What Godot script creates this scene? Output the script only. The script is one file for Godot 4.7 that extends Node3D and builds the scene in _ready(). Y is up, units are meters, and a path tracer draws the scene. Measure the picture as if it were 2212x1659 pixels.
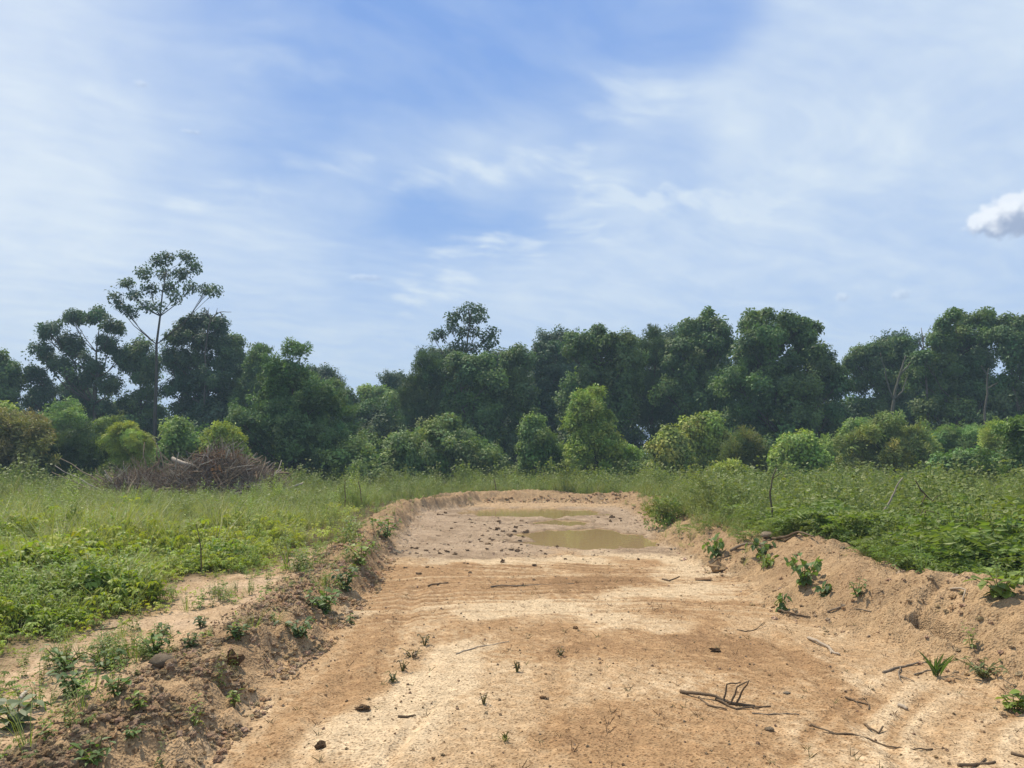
extends Node3D
# A bulldozed clay track with puddles between weedy banks, a brush pile, and a belt of trees behind a meadow.

var rng := RandomNumberGenerator.new()
var nlow := FastNoiseLite.new()
var nmid := FastNoiseLite.new()
var nfine := FastNoiseLite.new()
var ncell := FastNoiseLite.new()
var ncell2 := FastNoiseLite.new()
var M := {}
var taken := {}
const EYE := 1.6
const PITCH := 4.9
const FOV := 53.0

# ------------------------------------------------------------------ mesh collector
class MB:
	var v := PackedVector3Array()
	var c := PackedColorArray()
	func tri(a: Vector3, b: Vector3, d: Vector3, col: Color) -> void:
		v.push_back(a); v.push_back(b); v.push_back(d)
		c.push_back(col); c.push_back(col); c.push_back(col)
	# a folded blade with a midrib: four triangles
	func leaf(p: Vector3, t: Vector3, up: Vector3, l: float, w: float, col: Color, droop := 0.2) -> void:
		t = t.normalized()
		var s := t.cross(up)
		s = s.normalized() if s.length() > 0.01 else Vector3.RIGHT
		var n := s.cross(t).normalized()
		var m := p + t * l * 0.5
		var tip := p + t * l - n * l * droop
		var a := p + t * l * 0.42 + s * w * 0.5 + n * w * 0.16
		var b := p + t * l * 0.42 - s * w * 0.5 + n * w * 0.16
		tri(p, a, m, col); tri(a, tip, m, col); tri(p, m, b, col); tri(m, tip, b, col)
	func leaf2(p: Vector3, t: Vector3, up: Vector3, l: float, w: float, col: Color) -> void:
		t = t.normalized()
		var s := t.cross(up)
		s = s.normalized() if s.length() > 0.01 else Vector3.RIGHT
		var n := s.cross(t).normalized()
		var tip := p + t * l
		var a := p + t * l * 0.45 + s * w * 0.5 + n * w * 0.2
		var b := p + t * l * 0.45 - s * w * 0.5 + n * w * 0.2
		tri(p, a, tip, col); tri(p, tip, b, col)
	func blade(p: Vector3, d: Vector3, bend: Vector3, l: float, w: float, col: Color) -> void:
		var s := d.cross(bend + Vector3(0.01, 0, 0.013)).normalized() * w * 0.5
		var q := p + d * l * 0.5 + bend * l * 0.12
		var tip := p + d * l * 0.9 + bend * l * 0.5
		tri(p - s, p + s, q + s * 0.8, col); tri(p - s, q + s * 0.8, q - s * 0.8, col); tri(q - s * 0.8, q + s * 0.8, tip, col)
	func tube(pts: PackedVector3Array, rad: PackedFloat32Array, sides: int, col: Color, col2 = null) -> void:
		var rings := []
		var prev := Vector3.ZERO
		for i in pts.size():
			var t := (pts[mini(i + 1, pts.size() - 1)] - pts[maxi(i - 1, 0)]).normalized()
			var s := prev - t * prev.dot(t) if i > 0 else t.cross(Vector3(0.31, 0.2, 0.93) if absf(t.y) > 0.5 else Vector3.UP)
			s = s.normalized()
			prev = s
			var b := t.cross(s)
			var ring := PackedVector3Array()
			for k in sides:
				var a := TAU * k / sides
				ring.push_back(pts[i] + (s * cos(a) + b * sin(a)) * rad[i])
			rings.append(ring)
		for i in pts.size() - 1:
			var cc: Color = col if col2 == null else col.lerp(col2, float(i) / (pts.size() - 1))
			for k in sides:
				var k2 := (k + 1) % sides
				var r0: PackedVector3Array = rings[i]
				var r1: PackedVector3Array = rings[i + 1]
				tri(r0[k], r1[k2], r1[k], cc); tri(r0[k], r0[k2], r1[k2], cc)
		var last: PackedVector3Array = rings[-1]
		var first: PackedVector3Array = rings[0]
		for k in range(1, sides - 1):
			tri(last[0], last[k], last[k + 1], col); tri(first[0], first[k + 1], first[k], col)
	func mesh(smooth := false) -> ArrayMesh:
		var arr := []
		arr.resize(Mesh.ARRAY_MAX)
		arr[Mesh.ARRAY_VERTEX] = v
		arr[Mesh.ARRAY_COLOR] = c
		if smooth:
			var st := SurfaceTool.new()
			st.begin(Mesh.PRIMITIVE_TRIANGLES)
			st.set_smooth_group(0)
			for i in v.size():
				st.set_color(c[i]); st.add_vertex(v[i])
			st.generate_normals()
			return st.commit()
		var m := ArrayMesh.new()
		m.add_surface_from_arrays(Mesh.PRIMITIVE_TRIANGLES, arr)
		return m

# ------------------------------------------------------------------ names, metas
func numbered(called: String) -> String:
	if not taken.has(called):
		taken[called] = 0
		return called
	taken[called] += 1
	return "%s_%03d" % [called, taken[called]]

func tag(o: Node3D, label := "", category := "", group := "", kind := "") -> Node3D:
	if label: o.set_meta("label", label)
	if category: o.set_meta("category", category)
	if group: o.set_meta("group", group)
	if kind: o.set_meta("kind", kind)
	return o

func thing(called: String, at: Vector3, label: String, category: String, group := "") -> Node3D:
	var o := Node3D.new()
	o.name = numbered(called)
	add_child(o)
	o.position = at
	tag(o, label, category, group)
	return o

func part(called: String, mesh: Mesh, mat: Material, parent: Node3D, at := Transform3D.IDENTITY) -> MeshInstance3D:
	var o := MeshInstance3D.new()
	o.mesh = mesh
	o.material_override = mat
	o.name = called if parent != self else numbered(called)
	parent.add_child(o, true)
	o.transform = at
	return o

func scatter(called: String, mesh: Mesh, mat: Material, where: Array, cols: Array, parent: Node3D) -> MultiMeshInstance3D:
	var mm := MultiMesh.new()
	mm.transform_format = MultiMesh.TRANSFORM_3D
	mm.use_colors = true
	mm.mesh = mesh
	mm.instance_count = where.size()
	for i in where.size():
		mm.set_instance_transform(i, where[i])
		mm.set_instance_color(i, cols[i])
	var o := MultiMeshInstance3D.new()
	o.multimesh = mm
	o.material_override = mat
	o.name = called if parent != self else numbered(called)
	parent.add_child(o, true)
	o.set_meta("kind", "stuff")
	return o

# ------------------------------------------------------------------ sight lines: a point of the photograph (2212 wide) at a distance
func ray(px: float, py: float) -> Vector3:
	var f := 384.0 / tan(deg_to_rad(FOV / 2))
	var x := (px * 1024.0 / 2212.0 - 512.0) / f
	var y := -(py * 1024.0 / 2212.0 - 384.0) / f
	var p := deg_to_rad(PITCH)
	return Vector3(x, y * cos(p) + sin(p), -(cos(p) - y * sin(p)))

func sight(px: float, py: float, depth: float) -> Vector3:
	var r := ray(px, py)
	return Vector3(0, EYE, 0) + r * (depth / -r.z)

func on_ground(px: float, py: float) -> Vector3:
	var r := ray(px, py)
	var t := 2.5
	while t < 60.0:
		var p := Vector3(0, EYE, 0) + r * t
		if p.y < height(p.x, -p.z):
			return Vector3(p.x, height(p.x, -p.z), p.z)
		t += 0.01 + t * 0.001
	return Vector3(0, EYE, 0) + r * t

func px_m(px: float, depth: float) -> float:
	return px * 1024.0 / 2212.0 / (384.0 / tan(deg_to_rad(FOV / 2))) * depth

# ------------------------------------------------------------------ terrain
func table(t: Array, d: float) -> float:
	if d <= t[0][0]: return t[0][1]
	for i in range(1, t.size()):
		if d <= t[i][0]:
			var k: float = (d - t[i - 1][0]) / (t[i][0] - t[i - 1][0])
			return lerpf(t[i - 1][1], t[i][1], k)
	return t[-1][1]

var LT := [[-8.0, -1.62], [4.0, -1.62], [4.7, -1.64], [5.9, -1.64], [7.6, -1.57], [9.5, -1.7], [12.5, -1.83], [17.1, -2.2], [20.0, -2.35], [21.5, -1.5], [22.6, -1.05], [24.5, -0.6]]
var RT := [[-8.0, 3.0], [4.0, 3.1], [5.3, 3.2], [6.0, 3.18], [6.5, 3.0], [7.2, 2.78], [7.9, 2.68], [9.9, 2.75], [11.4, 2.5], [14.4, 2.6], [18.3, 3.0], [22.9, 3.0], [24.5, 2.6]]
const FAR_EDGE := 23.7

func edges(x: float, d: float) -> Vector3:
	var w := nlow.get_noise_2d(x * 0.3 + 40.0, d * 1.7) * 0.12 + nmid.get_noise_2d(x, d) * 0.07
	return Vector3(table(LT, d) - x + w, x - table(RT, d) + w, d - FAR_EDGE + w * 4.0 + 0.10 * (x - 0.6) * (x - 0.6))

const GROOVES := [[3.42, 6.1, 3.36, 6.55, 0.07, 0.10], [3.36, 6.55, 3.7, 6.8, 0.06, 0.06], [-1.12, 3.2, -1.15, 5.6, 0.12, 0.02], [-0.8, 3.2, -0.5, 5.0, 0.05, 0.02], [-0.3, 9.1, 1.6, 9.75, 0.07, 0.02], [0.2, 8.7, 1.5, 9.25, 0.06, 0.015], [-0.95, 5.6, -1.1, 9.2, 0.11, 0.018], [0.15, 4.0, 0.45, 6.6, 0.07, 0.012], [1.95, 3.4, 2.25, 6.9, 0.09, 0.016], [2.3, 3.6, 2.5, 6.4, 0.05, 0.010]]

func seg(x: float, d: float, s: Array) -> float:
	var a := Vector2(s[0], s[1])
	var b := Vector2(s[2], s[3])
	var p := Vector2(x, d)
	var t := clampf((p - a).dot(b - a) / maxf((b - a).length_squared(), 1e-6), 0.0, 1.0)
	return p.distance_to(a + (b - a) * t)

func pud(x: float, d: float, cx: float, cd: float, rx: float, rd: float) -> float:
	var q := Vector2((x - cx) / rx, (d - cd) / rd).length() + nlow.get_noise_2d(x * 2.2 + 9.0, d * 1.4) * 0.32 + nmid.get_noise_2d(x * 0.8, d * 0.8) * 0.18
	return 1.0 - smoothstep(0.55, 1.25, q)

const SWEEPS := [[0.9, 1.6, 5.6, 9.0, -1.1, 1.3, 3.4], [7.5, 1.0, 4.6, 7.2, -1.75, -0.75, 3.0], [-7.5, 1.5, 5.4, 6.9, 0.35, 1.5, 3.6], [2.6, 15.5, 4.2, 6.4, 1.9, 3.9, 3.2]]
func smear(x: float, d: float) -> float:
	# the wheels of the machine drag the wet clay along arcs
	var sum := 0.0
	var w := nlow.get_noise_2d(x * 0.7 + 11.0, d * 0.7) * 0.25
	for s in SWEEPS:
		var v := Vector2(x - s[0], d - s[1])
		var r := v.length() + w
		var a := atan2(v.x, v.y)
		if a < -PI * 0.5 and s[4] > 1.0: a += TAU
		var m: float = smoothstep(s[2], s[2] + 0.5, r) * (1.0 - smoothstep(s[3] - 0.5, s[3], r)) * smoothstep(s[4] - 0.15, s[4] + 0.25, a) * (1.0 - smoothstep(s[5] - 0.25, s[5] + 0.15, a))
		if m > 0.0:
			sum += m * nmid.get_noise_2d(r * s[6], a * 0.5 + s[0]) * (0.6 + 0.8 * clampf(nlow.get_noise_2d(x + 33.0, d) + 0.4, 0.0, 1.0))
	return sum

func height(x: float, d: float) -> float:
	var far := absf(x) > 14.0 or d > 40.0 or d < -2.0
	var lo := nlow.get_noise_2d(x, d)
	var field := 0.10 + 0.07 * nlow.get_noise_2d(x * 0.35, d * 0.35) + 0.03 * lo
	field -= 0.011 * clampf(d - 14.0, 0.0, 24.0)
	if far:
		return field
	var e := edges(x, d)
	var mi := nmid.get_noise_2d(x, d)
	var fi := nfine.get_noise_2d(x, d)
	var u := maxf(e.x, maxf(e.y, e.z))
	var h := 0.018 * lo + 0.010 * mi + 0.004 * fi
	if u < 0.6:
		if d > 10.5:
			var mud := smoothstep(10.8, 12.6, d + lo * 0.8) 
			h += mud * (0.018 * mi + 0.012 * absf(fi))
			h -= 0.15 * pud(x, d, 1.46, 14.5, 1.30, 1.65)
			h -= 0.15 * pud(x, d, 0.45, 20.3, 2.0, 1.5)
			h -= 0.10 * pud(x, d, 1.1, 17.6, 0.75, 0.75)
		elif d < 9.8:
			for s in GROOVES:
				var q: float = seg(x, d, s)
				if q < s[4] * 2.5:
					h -= s[5] * (1.0 - smoothstep(0.2, 1.0, q / s[4])) - s[5] * 0.4 * smoothstep(0.8, 1.2, q / s[4]) * (1.0 - smoothstep(1.2, 2.2, q / s[4]))
	if u < 0.1 and d < 11.0:
		h += smear(x, d) * 0.016
	if u <= -0.25:
		return h
	# banks: spoil pushed aside by the blade
	var uneven := nlow.get_noise_2d(x * 0.25 + 70.0, d * 1.1)
	var top := 0.0
	var w1 := 0.0
	var w2 := 0.0
	var w3 := 0.0
	if u == e.x:
		top = 0.19 + 0.07 * uneven; w1 = 0.36; w2 = 0.4; w3 = 1.1
		top += 0.10 * smoothstep(8.0, 10.0, d)
	elif u == e.y:
		top = 0.47 + 0.10 * uneven; w1 = 0.95; w2 = 1.0; w3 = 1.9
		if d > 10.0: top *= lerpf(1.0, 0.62, smoothstep(10.0, 12.5, d))
	else:
		top = 0.27 + 0.16 * uneven; w1 = 1.3; w2 = 1.2; w3 = 2.8
	h = lerpf(h, top, smoothstep(-0.04, w1, u))
	h = lerpf(h, field + (0.07 if u == e.x else 0.04), smoothstep(w2, w3, u))
	var rough := smoothstep(-0.15, 0.1, u) * (1.0 - smoothstep(w2 + 0.1, w3, u))
	if rough > 0.0:
		var left := 1.25 if u == e.x else 0.9
		var cl := -ncell.get_noise_2d(x, d)
		var cl2 := -ncell2.get_noise_2d(x, d)
		h += rough * left * (0.075 * (cl - 0.45) + 0.05 * (cl2 - 0.45)) * smoothstep(-0.35, 0.35, mi + lo * 0.5 + 0.15) + rough * (0.03 * mi + 0.014 * fi)
	if u > 0.4:
		h += smoothstep(w2, w3, u) * (0.018 * mi + 0.007 * fi)
	if u == e.y and d < 8.0:
		for i in 2:
			var q: float = seg(x, d, GROOVES[i])
			h -= GROOVES[i][5] * (1.0 - smoothstep(0.3, 1.0, q / GROOVES[i][4]))
	return h

const STROKES := [
	[-0.3, 7.7, 0.4, 8.25, 0.36, 0.55], [0.4, 8.25, 1.4, 7.25, 0.28, 0.5], [1.7, 12.2, 2.7, 12.2, 0.75, 0.7], [2.6, 12.0, 2.15, 9.6, 0.38, 0.55],
	[1.3, 8.9, 1.95, 9.0, 0.25, 0.5], [-1.0, 3.4, -0.62, 5.2, 0.34, 0.5], [-0.62, 5.2, -0.3, 6.5, 0.28, 0.42], [-1.5, 12.2, -0.7, 11.5, 0.3, 0.5], [-0.7, 11.5, 0.9, 11.2, 0.42, 0.6],
	[-1.4, 9.8, 0.5, 9.9, 1.15, -0.36], [0.7, 9.4, 2.0, 9.7, 0.45, -0.35], [0.5, 6.7, 1.5, 6.4, 0.6, -0.3], [0.7, 4.3, 1.7, 5.1, 0.6, -0.34], [1.4, 7.4, 2.0, 5.9, 0.4, -0.34],
	[-1.12, 3.0, -1.2, 8.6, 0.24, -0.34], [-0.72, 3.2, -0.45, 5.4, 0.07, -0.25], [0.1, 4.2, 0.4, 6.4, 0.10, -0.22], [2.0, 3.4, 2.3, 6.8, 0.12, -0.2], [2.0, 4.6, 3.1, 4.2, 0.5, 0.3], [2.2, 5.5, 2.7, 5.2, 0.3, 0.2], [-0.6, 6.9, -0.3, 7.2, 0.25, -0.25], [0.3, 3.5, 1.6, 3.5, 0.5, 0.15], [1.7, 3.6, 2.0, 4.9, 0.16, -0.3],
	[1.6, 8.3, 2.4, 8.2, 0.3, -0.3], [1.75, 11.0, 1.9, 10.3, 0.3, -0.3], [2.25, 8.6, 2.4, 9.4, 0.2, 0.3], [-0.25, 4.6, 0.1, 5.6, 0.5, 0.12]]

const PALE := Color(0.90, 0.73, 0.515)
const CRUST := Color(0.71, 0.525, 0.335)
const CLAY := Color(0.575, 0.385, 0.22)
const DAMP := Color(0.43, 0.275, 0.155)
const GREY := Color(0.61, 0.485, 0.365)
const WETMUD := Color(0.31, 0.225, 0.15)
const BANKC := Color(0.64, 0.47, 0.295)
const BANKD := Color(0.50, 0.35, 0.215)
const SOIL := Color(0.17, 0.135, 0.075)

func ground_color(x: float, d: float, h: float) -> Color:
	if absf(x) > 14.0 or d > 34.0 or d < -2.0:
		return SOIL
	var lo := nlow.get_noise_2d(x * 1.3 + 5.0, d * 1.3)
	var mi := nmid.get_noise_2d(x + 3.0, d * 0.8)
	var fi := nfine.get_noise_2d(x * 1.6, d * 1.1)
	var e := edges(x, d)
	var u := maxf(e.x, maxf(e.y, e.z))
	var col := CLAY
	if u < 0.4:
		var wx := x + lo * 0.26 + mi * 0.14
		var wd := d + lo * 0.45 + mi * 0.2
		var tone := 0.66 + 0.28 * lo + 0.14 * mi
		for s in STROKES:
			if absf(d - s[1]) < 5.0:
				var q: float = seg(wx, wd, s) / s[4]
				if q < 1.6:
					tone += s[5] * (1.0 - smoothstep(0.72, 1.22, q + fi * 0.12))
		tone += 0.8 * smear(x, d)
		tone += 0.16 * fi + 0.16 * clampf(fi * 2.5, -1.0, 1.0) * (0.35 + 0.65 * smoothstep(-0.1, 0.4, mi + lo))
		tone = clampf(tone, 0.0, 1.15)
		if tone < 0.35: col = DAMP.lerp(CLAY, tone / 0.35)
		elif tone < 0.7: col = CLAY.lerp(CRUST, (tone - 0.35) / 0.35)
		else: col = CRUST.lerp(PALE, (tone - 0.7) / 0.45)
		var grey := smoothstep(11.2, 12.4, d + lo * 1.1 + mi * 0.5 - maxf(0.0, x - 1.0) * 0.5)
		if grey > 0.0:
			var g := GREY.lerp(WETMUD, clampf(0.12 + lo * 0.6 + mi * 0.55 + fi * 0.2, 0.0, 0.8))
			g = g.lerp(WETMUD, (1.0 - smoothstep(-0.042, -0.012, h)) * 0.85)
			col = col.lerp(g, grey)
			col = col.lerp(CRUST, smoothstep(21.2, 22.4, d + mi * 0.6) * 0.9)
	if u > -0.1:
		var b := BANKC.lerp(BANKD, clampf(0.42 + 0.75 * mi + 0.4 * lo + 0.25 * fi + (0.06 if u == e.x else 0.0) - (0.10 if u == e.y else 0.0), 0.0, 1.0))
		var w3 := 1.1 if u == e.x else 1.9 if u == e.y else 2.6
		b = b.lerp(BANKC, 0.5 * (1.0 - smoothstep(0.0, 0.3, u)))
		col = col.lerp(b, smoothstep(-0.1, 0.22, u + mi * 0.08))
		if u > 0.6:
			var f := SOIL
			if u == e.x and d < 11.5:
				f = Color(0.80, 0.62, 0.45).lerp(CRUST, clampf(0.35 + lo * 0.8 + mi * 0.8, 0.0, 1.0))
				f = f.lerp(BANKD, clampf(-0.15 + mi * 0.9 - lo * 0.5 + fi * 0.5, 0.0, 0.7))
				f = f.lerp(SOIL, smoothstep(0.0, 0.8, table(VEG, d) - x))
			col = col.lerp(f, smoothstep(w3 * 0.55, w3 * 0.95, u + mi * 0.2))
	return col

var VEG := [[2.5, -3.3], [4.0, -3.25], [5.0, -3.1], [6.0, -3.2], [7.0, -3.0], [8.5, -3.3], [9.5, -2.85], [11.0, -2.6], [15.0, -2.9], [20.0, -3.1], [25.0, -2.6]]

func axis_cols() -> PackedFloat32Array:
	var a := PackedFloat32Array()
	var x := -3.6
	while x < 5.6:
		a.push_back(x); x += 0.028
	var s := 0.03
	while x < 200.0:
		a.push_back(x); s = s * 1.045; x += s
	a.push_back(210.0)
	var b := PackedFloat32Array()
	x = -3.6; s = 0.03
	while x > -200.0:
		s = s * 1.045; x -= s
		b.push_back(x)
	b.reverse()
	b.append_array(a)
	return b

func axis_rows() -> PackedFloat32Array:
	var a := PackedFloat32Array()
	var d := -30.0
	while d < 1.6:
		a.push_back(d); d += maxf(0.12, (1.6 - d) * 0.25)
	d = 1.6
	while d < 3.4:
		a.push_back(d); d += 0.05
	while d < 29.0:
		a.push_back(d); d += maxf(0.022, d * 0.0052)
	while d < 260.0:
		a.push_back(d); d += maxf(0.16, (d - 26.0) * 0.08)
	return a

func terrain() -> void:
	var cx := axis_cols()
	var rd := axis_rows()
	var nx := cx.size()
	var nd := rd.size()
	var hs := PackedFloat32Array()
	hs.resize(nx * nd)
	var cl := PackedColorArray()
	cl.resize(nx * nd)
	var u3 := PackedVector3Array()
	u3.resize(nx * nd)
	for j in nd:
		for i in nx:
			var h := height(cx[i], rd[j])
			hs[j * nx + i] = h
			cl[j * nx + i] = ground_color(cx[i], rd[j], h)
			u3[j * nx + i] = edges(cx[i], rd[j]) if absf(cx[i]) < 14.0 and rd[j] < 40.0 and rd[j] > -2.0 else Vector3(50, 0, 0)
	var names := ["ground", "dirt_track", "earth_bank", "earth_bank", "earth_bank"]
	var labels := ["weedy field soil on both sides of the track", "pale and orange clay track scraped flat between two banks", "low crumbly earth bank along the left side of the track", "wide sandy earth bank along the right side of the track", "rounded earth mound closing the far end of the track"]
	var vs := []
	var ns := []
	var cs := []
	var uv := []
	var uv2 := []
	var ix := []
	var remap := []
	for k in 5:
		vs.append(PackedVector3Array()); ns.append(PackedVector3Array()); cs.append(PackedColorArray()); uv.append(PackedVector2Array()); uv2.append(PackedVector2Array()); ix.append(PackedInt32Array())
		var r := PackedInt32Array()
		r.resize(nx * nd)
		r.fill(-1)
		remap.append(r)
	for j in nd - 1:
		for i in nx - 1:
			var e := u3[j * nx + i]
			var u := maxf(e.x, maxf(e.y, e.z))
			var k := 0
			if u <= 0.05: k = 1
			elif u == e.x and u < 0.85: k = 2
			elif u == e.y and u < 1.55: k = 3
			elif u == e.z and u < 2.0: k = 4
			var vk: PackedVector3Array = vs[k]
			var four := [j * nx + i, j * nx + i + 1, (j + 1) * nx + i + 1, (j + 1) * nx + i]
			var got := []
			for q in four:
				var at: int = remap[k][q]
				if at < 0:
					var jj: int = q / nx
					var ii: int = q % nx
					var i0 := maxi(ii - 1, 0)
					var i1 := mini(ii + 1, nx - 1)
					var j0 := maxi(jj - 1, 0)
					var j1 := mini(jj + 1, nd - 1)
					var gx := (hs[jj * nx + i1] - hs[jj * nx + i0]) / (cx[i1] - cx[i0])
					var gd := (hs[j1 * nx + ii] - hs[j0 * nx + ii]) / (rd[j1] - rd[j0])
					at = vs[k].size()
					remap[k][q] = at
					vs[k].push_back(Vector3(cx[ii], hs[q], -rd[jj]))
					ns[k].push_back(Vector3(-gx, 1.0, gd).normalized())
					cs[k].push_back(cl[q])
					uv[k].push_back(Vector2(cx[ii], rd[jj]) / 1.3)
					uv2[k].push_back(Vector2(cx[ii] * 0.8 + rd[jj] * 0.6, rd[jj] * 0.8 - cx[ii] * 0.6) / 3.1)
				got.append(at)
			ix[k].append_array(PackedInt32Array([got[0], got[3], got[1], got[1], got[3], got[2]]))
	for k in 5:
		var arr := []
		arr.resize(Mesh.ARRAY_MAX)
		arr[Mesh.ARRAY_VERTEX] = vs[k]; arr[Mesh.ARRAY_NORMAL] = ns[k]; arr[Mesh.ARRAY_COLOR] = cs[k]; arr[Mesh.ARRAY_TEX_UV] = uv[k]; arr[Mesh.ARRAY_TEX_UV2] = uv2[k]; arr[Mesh.ARRAY_INDEX] = ix[k]
		var m := ArrayMesh.new()
		m.add_surface_from_arrays(Mesh.PRIMITIVE_TRIANGLES, arr)
		var o := part(names[k], m, M.soil if k < 2 else M.bank, self)
		tag(o, labels[k], "", "", "structure")

# ------------------------------------------------------------------ sky
var cover_grid := PackedFloat32Array()
const CG := 1.5
func azel(px: float, py: float) -> Vector2:
	var r := ray(px, py).normalized()
	return Vector2(rad_to_deg(atan2(r.x, -r.z)), rad_to_deg(asin(r.y)))

const COVER := [[0, 30, 0.7], [150, 120, 0.65], [0, 250, 0.85], [100, 400, 1.0], [250, 300, 0.78], [60, 600, 0.85], [300, 60, 0.38], [500, 60, 0.12], [550, 250, 0.06], [800, 60, 0.0], [420, 170, 0.25], [430, 330, 0.45], [1100, 50, 0.02], [700, 220, -0.08], [1000, 200, -0.02], [600, 330, 0.08], [900, 120, 0.0], [650, 130, 0.05], [1150, 150, 0.0], [1350, 80, 0.02], [1500, 60, 0.12], [1250, 220, 0.22],
	[800, 350, 0.25], [950, 480, -0.25], [830, 535, 0.1], [700, 430, 0.45], [500, 500, 0.75], [600, 600, 0.65], [850, 600, 0.45], [1080, 500, -0.35], [1250, 475, 0.1], [1050, 370, 0.72], [1300, 430, 0.82], [1100, 340, 0.5], [1450, 330, 0.42], [1400, 250, 0.6], [1600, 250, 0.82], [1700, 150, 0.72], [1900, 100, 0.8],
	[2150, 60, 0.85], [1900, 300, 0.9], [2150, 350, 0.75], [1650, 420, 0.85], [1100, 580, 0.82], [1000, 560, 0.65], [1300, 560, 0.75], [1000, 640, 0.7], [1300, 620, 0.7], [900, 690, 0.55], [1600, 560, 0.7], [1850, 560, 0.6], [2000, 520, 0.6], [2150, 620, 0.6], [1500, 650, 0.65], [1900, 690, 0.6], [700, 760, 0.65], [850, 800, 0.65], [300, 700, 0.75], [0, 720, 0.8]]

func cover_at(az: float, el: float) -> float:
	var gx := clampf((az + 60.0) / CG, 0.0, 79.0)
	var gy := clampf(el / CG, 0.0, 39.0)
	var x0 := mini(int(gx), 78)
	var y0 := mini(int(gy), 38)
	var fx := gx - x0
	var fy := gy - y0
	return lerpf(lerpf(cover_grid[y0 * 80 + x0], cover_grid[y0 * 80 + x0 + 1], fx), lerpf(cover_grid[y0 * 80 + 80 + x0], cover_grid[y0 * 80 + 80 + x0 + 1], fx), fy)

const PUFFS := [[2158.0, 478.0, 66.0, 40.0], [2200.0, 460.0, 70.0, 50.0], [1820.0, 642.0, 16.0, 11.0], [1945.0, 637.0, 20.0, 14.0], [305.0, 182.0, 16.0, 8.0], [415.0, 285.0, 24.0, 5.0], [790.0, 600.0, 42.0, 9.0], [835.0, 845.0, 16.0, 10.0]]
var puffs := []
const WISPS := [[860, 390, 1080, 365, 22, 0.25], [1060, 365, 1260, 345, 30, 0.3], [1250, 415, 1420, 425, 22, 0.4], [1400, 430, 1650, 440, 26, 0.3], [950, 545, 1060, 520, 24, 0.35], [1050, 525, 1150, 530, 26, 0.35], [1190, 490, 1290, 495, 22, 0.3], [880, 640, 1000, 600, 26, 0.25], [1300, 240, 1420, 200, 40, 0.25], [620, 360, 800, 345, 18, 0.2], [400, 430, 560, 425, 26, 0.2], [550, 130, 700, 150, 40, 0.12]]
var wisps := []
var nsky := FastNoiseLite.new()
var nsky2 := FastNoiseLite.new()

func sky_color(az: float, el: float) -> Color:
	var e := deg_to_rad(el)
	# clouds live on a layer overhead: streaks shrink towards the horizon
	var rr := cos(e) / (sin(e) + 0.16)
	var a := deg_to_rad(az)
	var x := sin(a) * rr
	var y := cos(a) * rr
	var wx := nsky2.get_noise_2d(x * 0.9, y * 0.9)
	var wy := nsky2.get_noise_2d(x * 0.9 + 31.0, y * 0.9 - 17.0)
	var sx := x * 0.86 + y * 0.5 + wx * 0.13
	var sy := -x * 0.5 + y * 0.86 + wy * 0.13
	var n := nsky.get_noise_2d(sx * 0.8, sy * 1.9)
	var n2 := nsky.get_noise_2d(sx * 2.2 + 50.0, sy * 7.5)
	var n3 := nsky.get_noise_2d(sx * 6.0 + 9.0, sy * 8.0)
	var k := cover_at(az, el) if absf(az) < 58.0 and el < 57.0 else 0.55
	for q in wisps:
		var v := Vector2(az, el) - Vector2(q[0], q[1])
		var l := Vector2(q[2] - q[0], q[3] - q[1])
		var t := clampf(v.dot(l) / l.length_squared(), 0.0, 1.0)
		var dd: float = (v - l * t).length() / (q[4] * (1.0 + 0.8 * n2 + 0.7 * n3 + 0.5 * wx))
		if dd < 1.5: k += q[5] * (1.0 - smoothstep(0.1, 1.4, dd)) * clampf(0.75 + n2 * 0.7 + n3 * 1.0, 0.0, 1.3)
	k = clampf(k + 0.06 + n * 0.17 * (1.0 - 0.6 * smoothstep(0.7, 1.0, k)) + n2 * 0.085 + n3 * 0.10, 0.0, 1.0)
	var blue := Color(0.215, 0.37, 0.735).lerp(Color(0.36, 0.53, 0.80), clampf(1.0 - el / 30.0, 0.0, 1.0))
	var white := Color(0.615, 0.72, 0.845).lerp(Color(0.54, 0.65, 0.765), clampf(1.0 - el / 13.0, 0.0, 1.0))
	var c := blue.lerp(white, k * (0.95 + 0.12 * n2 + 0.08 * n3))
	# brighter towards the sun
	c = c.lerp(Color(0.86, 0.91, 0.96), 0.35 * exp(-pow((az + 44.0) / 17.0, 2) - pow((el - 30.0) / 24.0, 2)))
	for p in puffs:
		var dx: float = (az - p.x) / p.z
		var dy: float = (el - p.y) / p.w
		if absf(dx) < 2.0 and absf(dy) < 2.0:
			var edge := nsky.get_noise_2d(az * 1.7 / p.z, el * 1.7 / p.z) * 0.75 + nsky.get_noise_2d(az * 4.0 / p.z, el * 4.0 / p.z) * 0.35
			var q := 1.0 - sqrt(dx * dx + dy * dy * (1.0 if dy > 0.0 else 1.25)) + edge * 0.42
			var body := smoothstep(0.0, 0.34, q)
			if p.z < 1.7: body *= 0.3
			var lit := clampf(0.50 + dy * 1.3 - dx * 0.5 + edge * 1.1, 0.0, 1.0)
			c = c.lerp(Color(0.34, 0.42, 0.58).lerp(Color(0.82, 0.87, 0.94), lit), body * 0.85)
	return c

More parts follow.
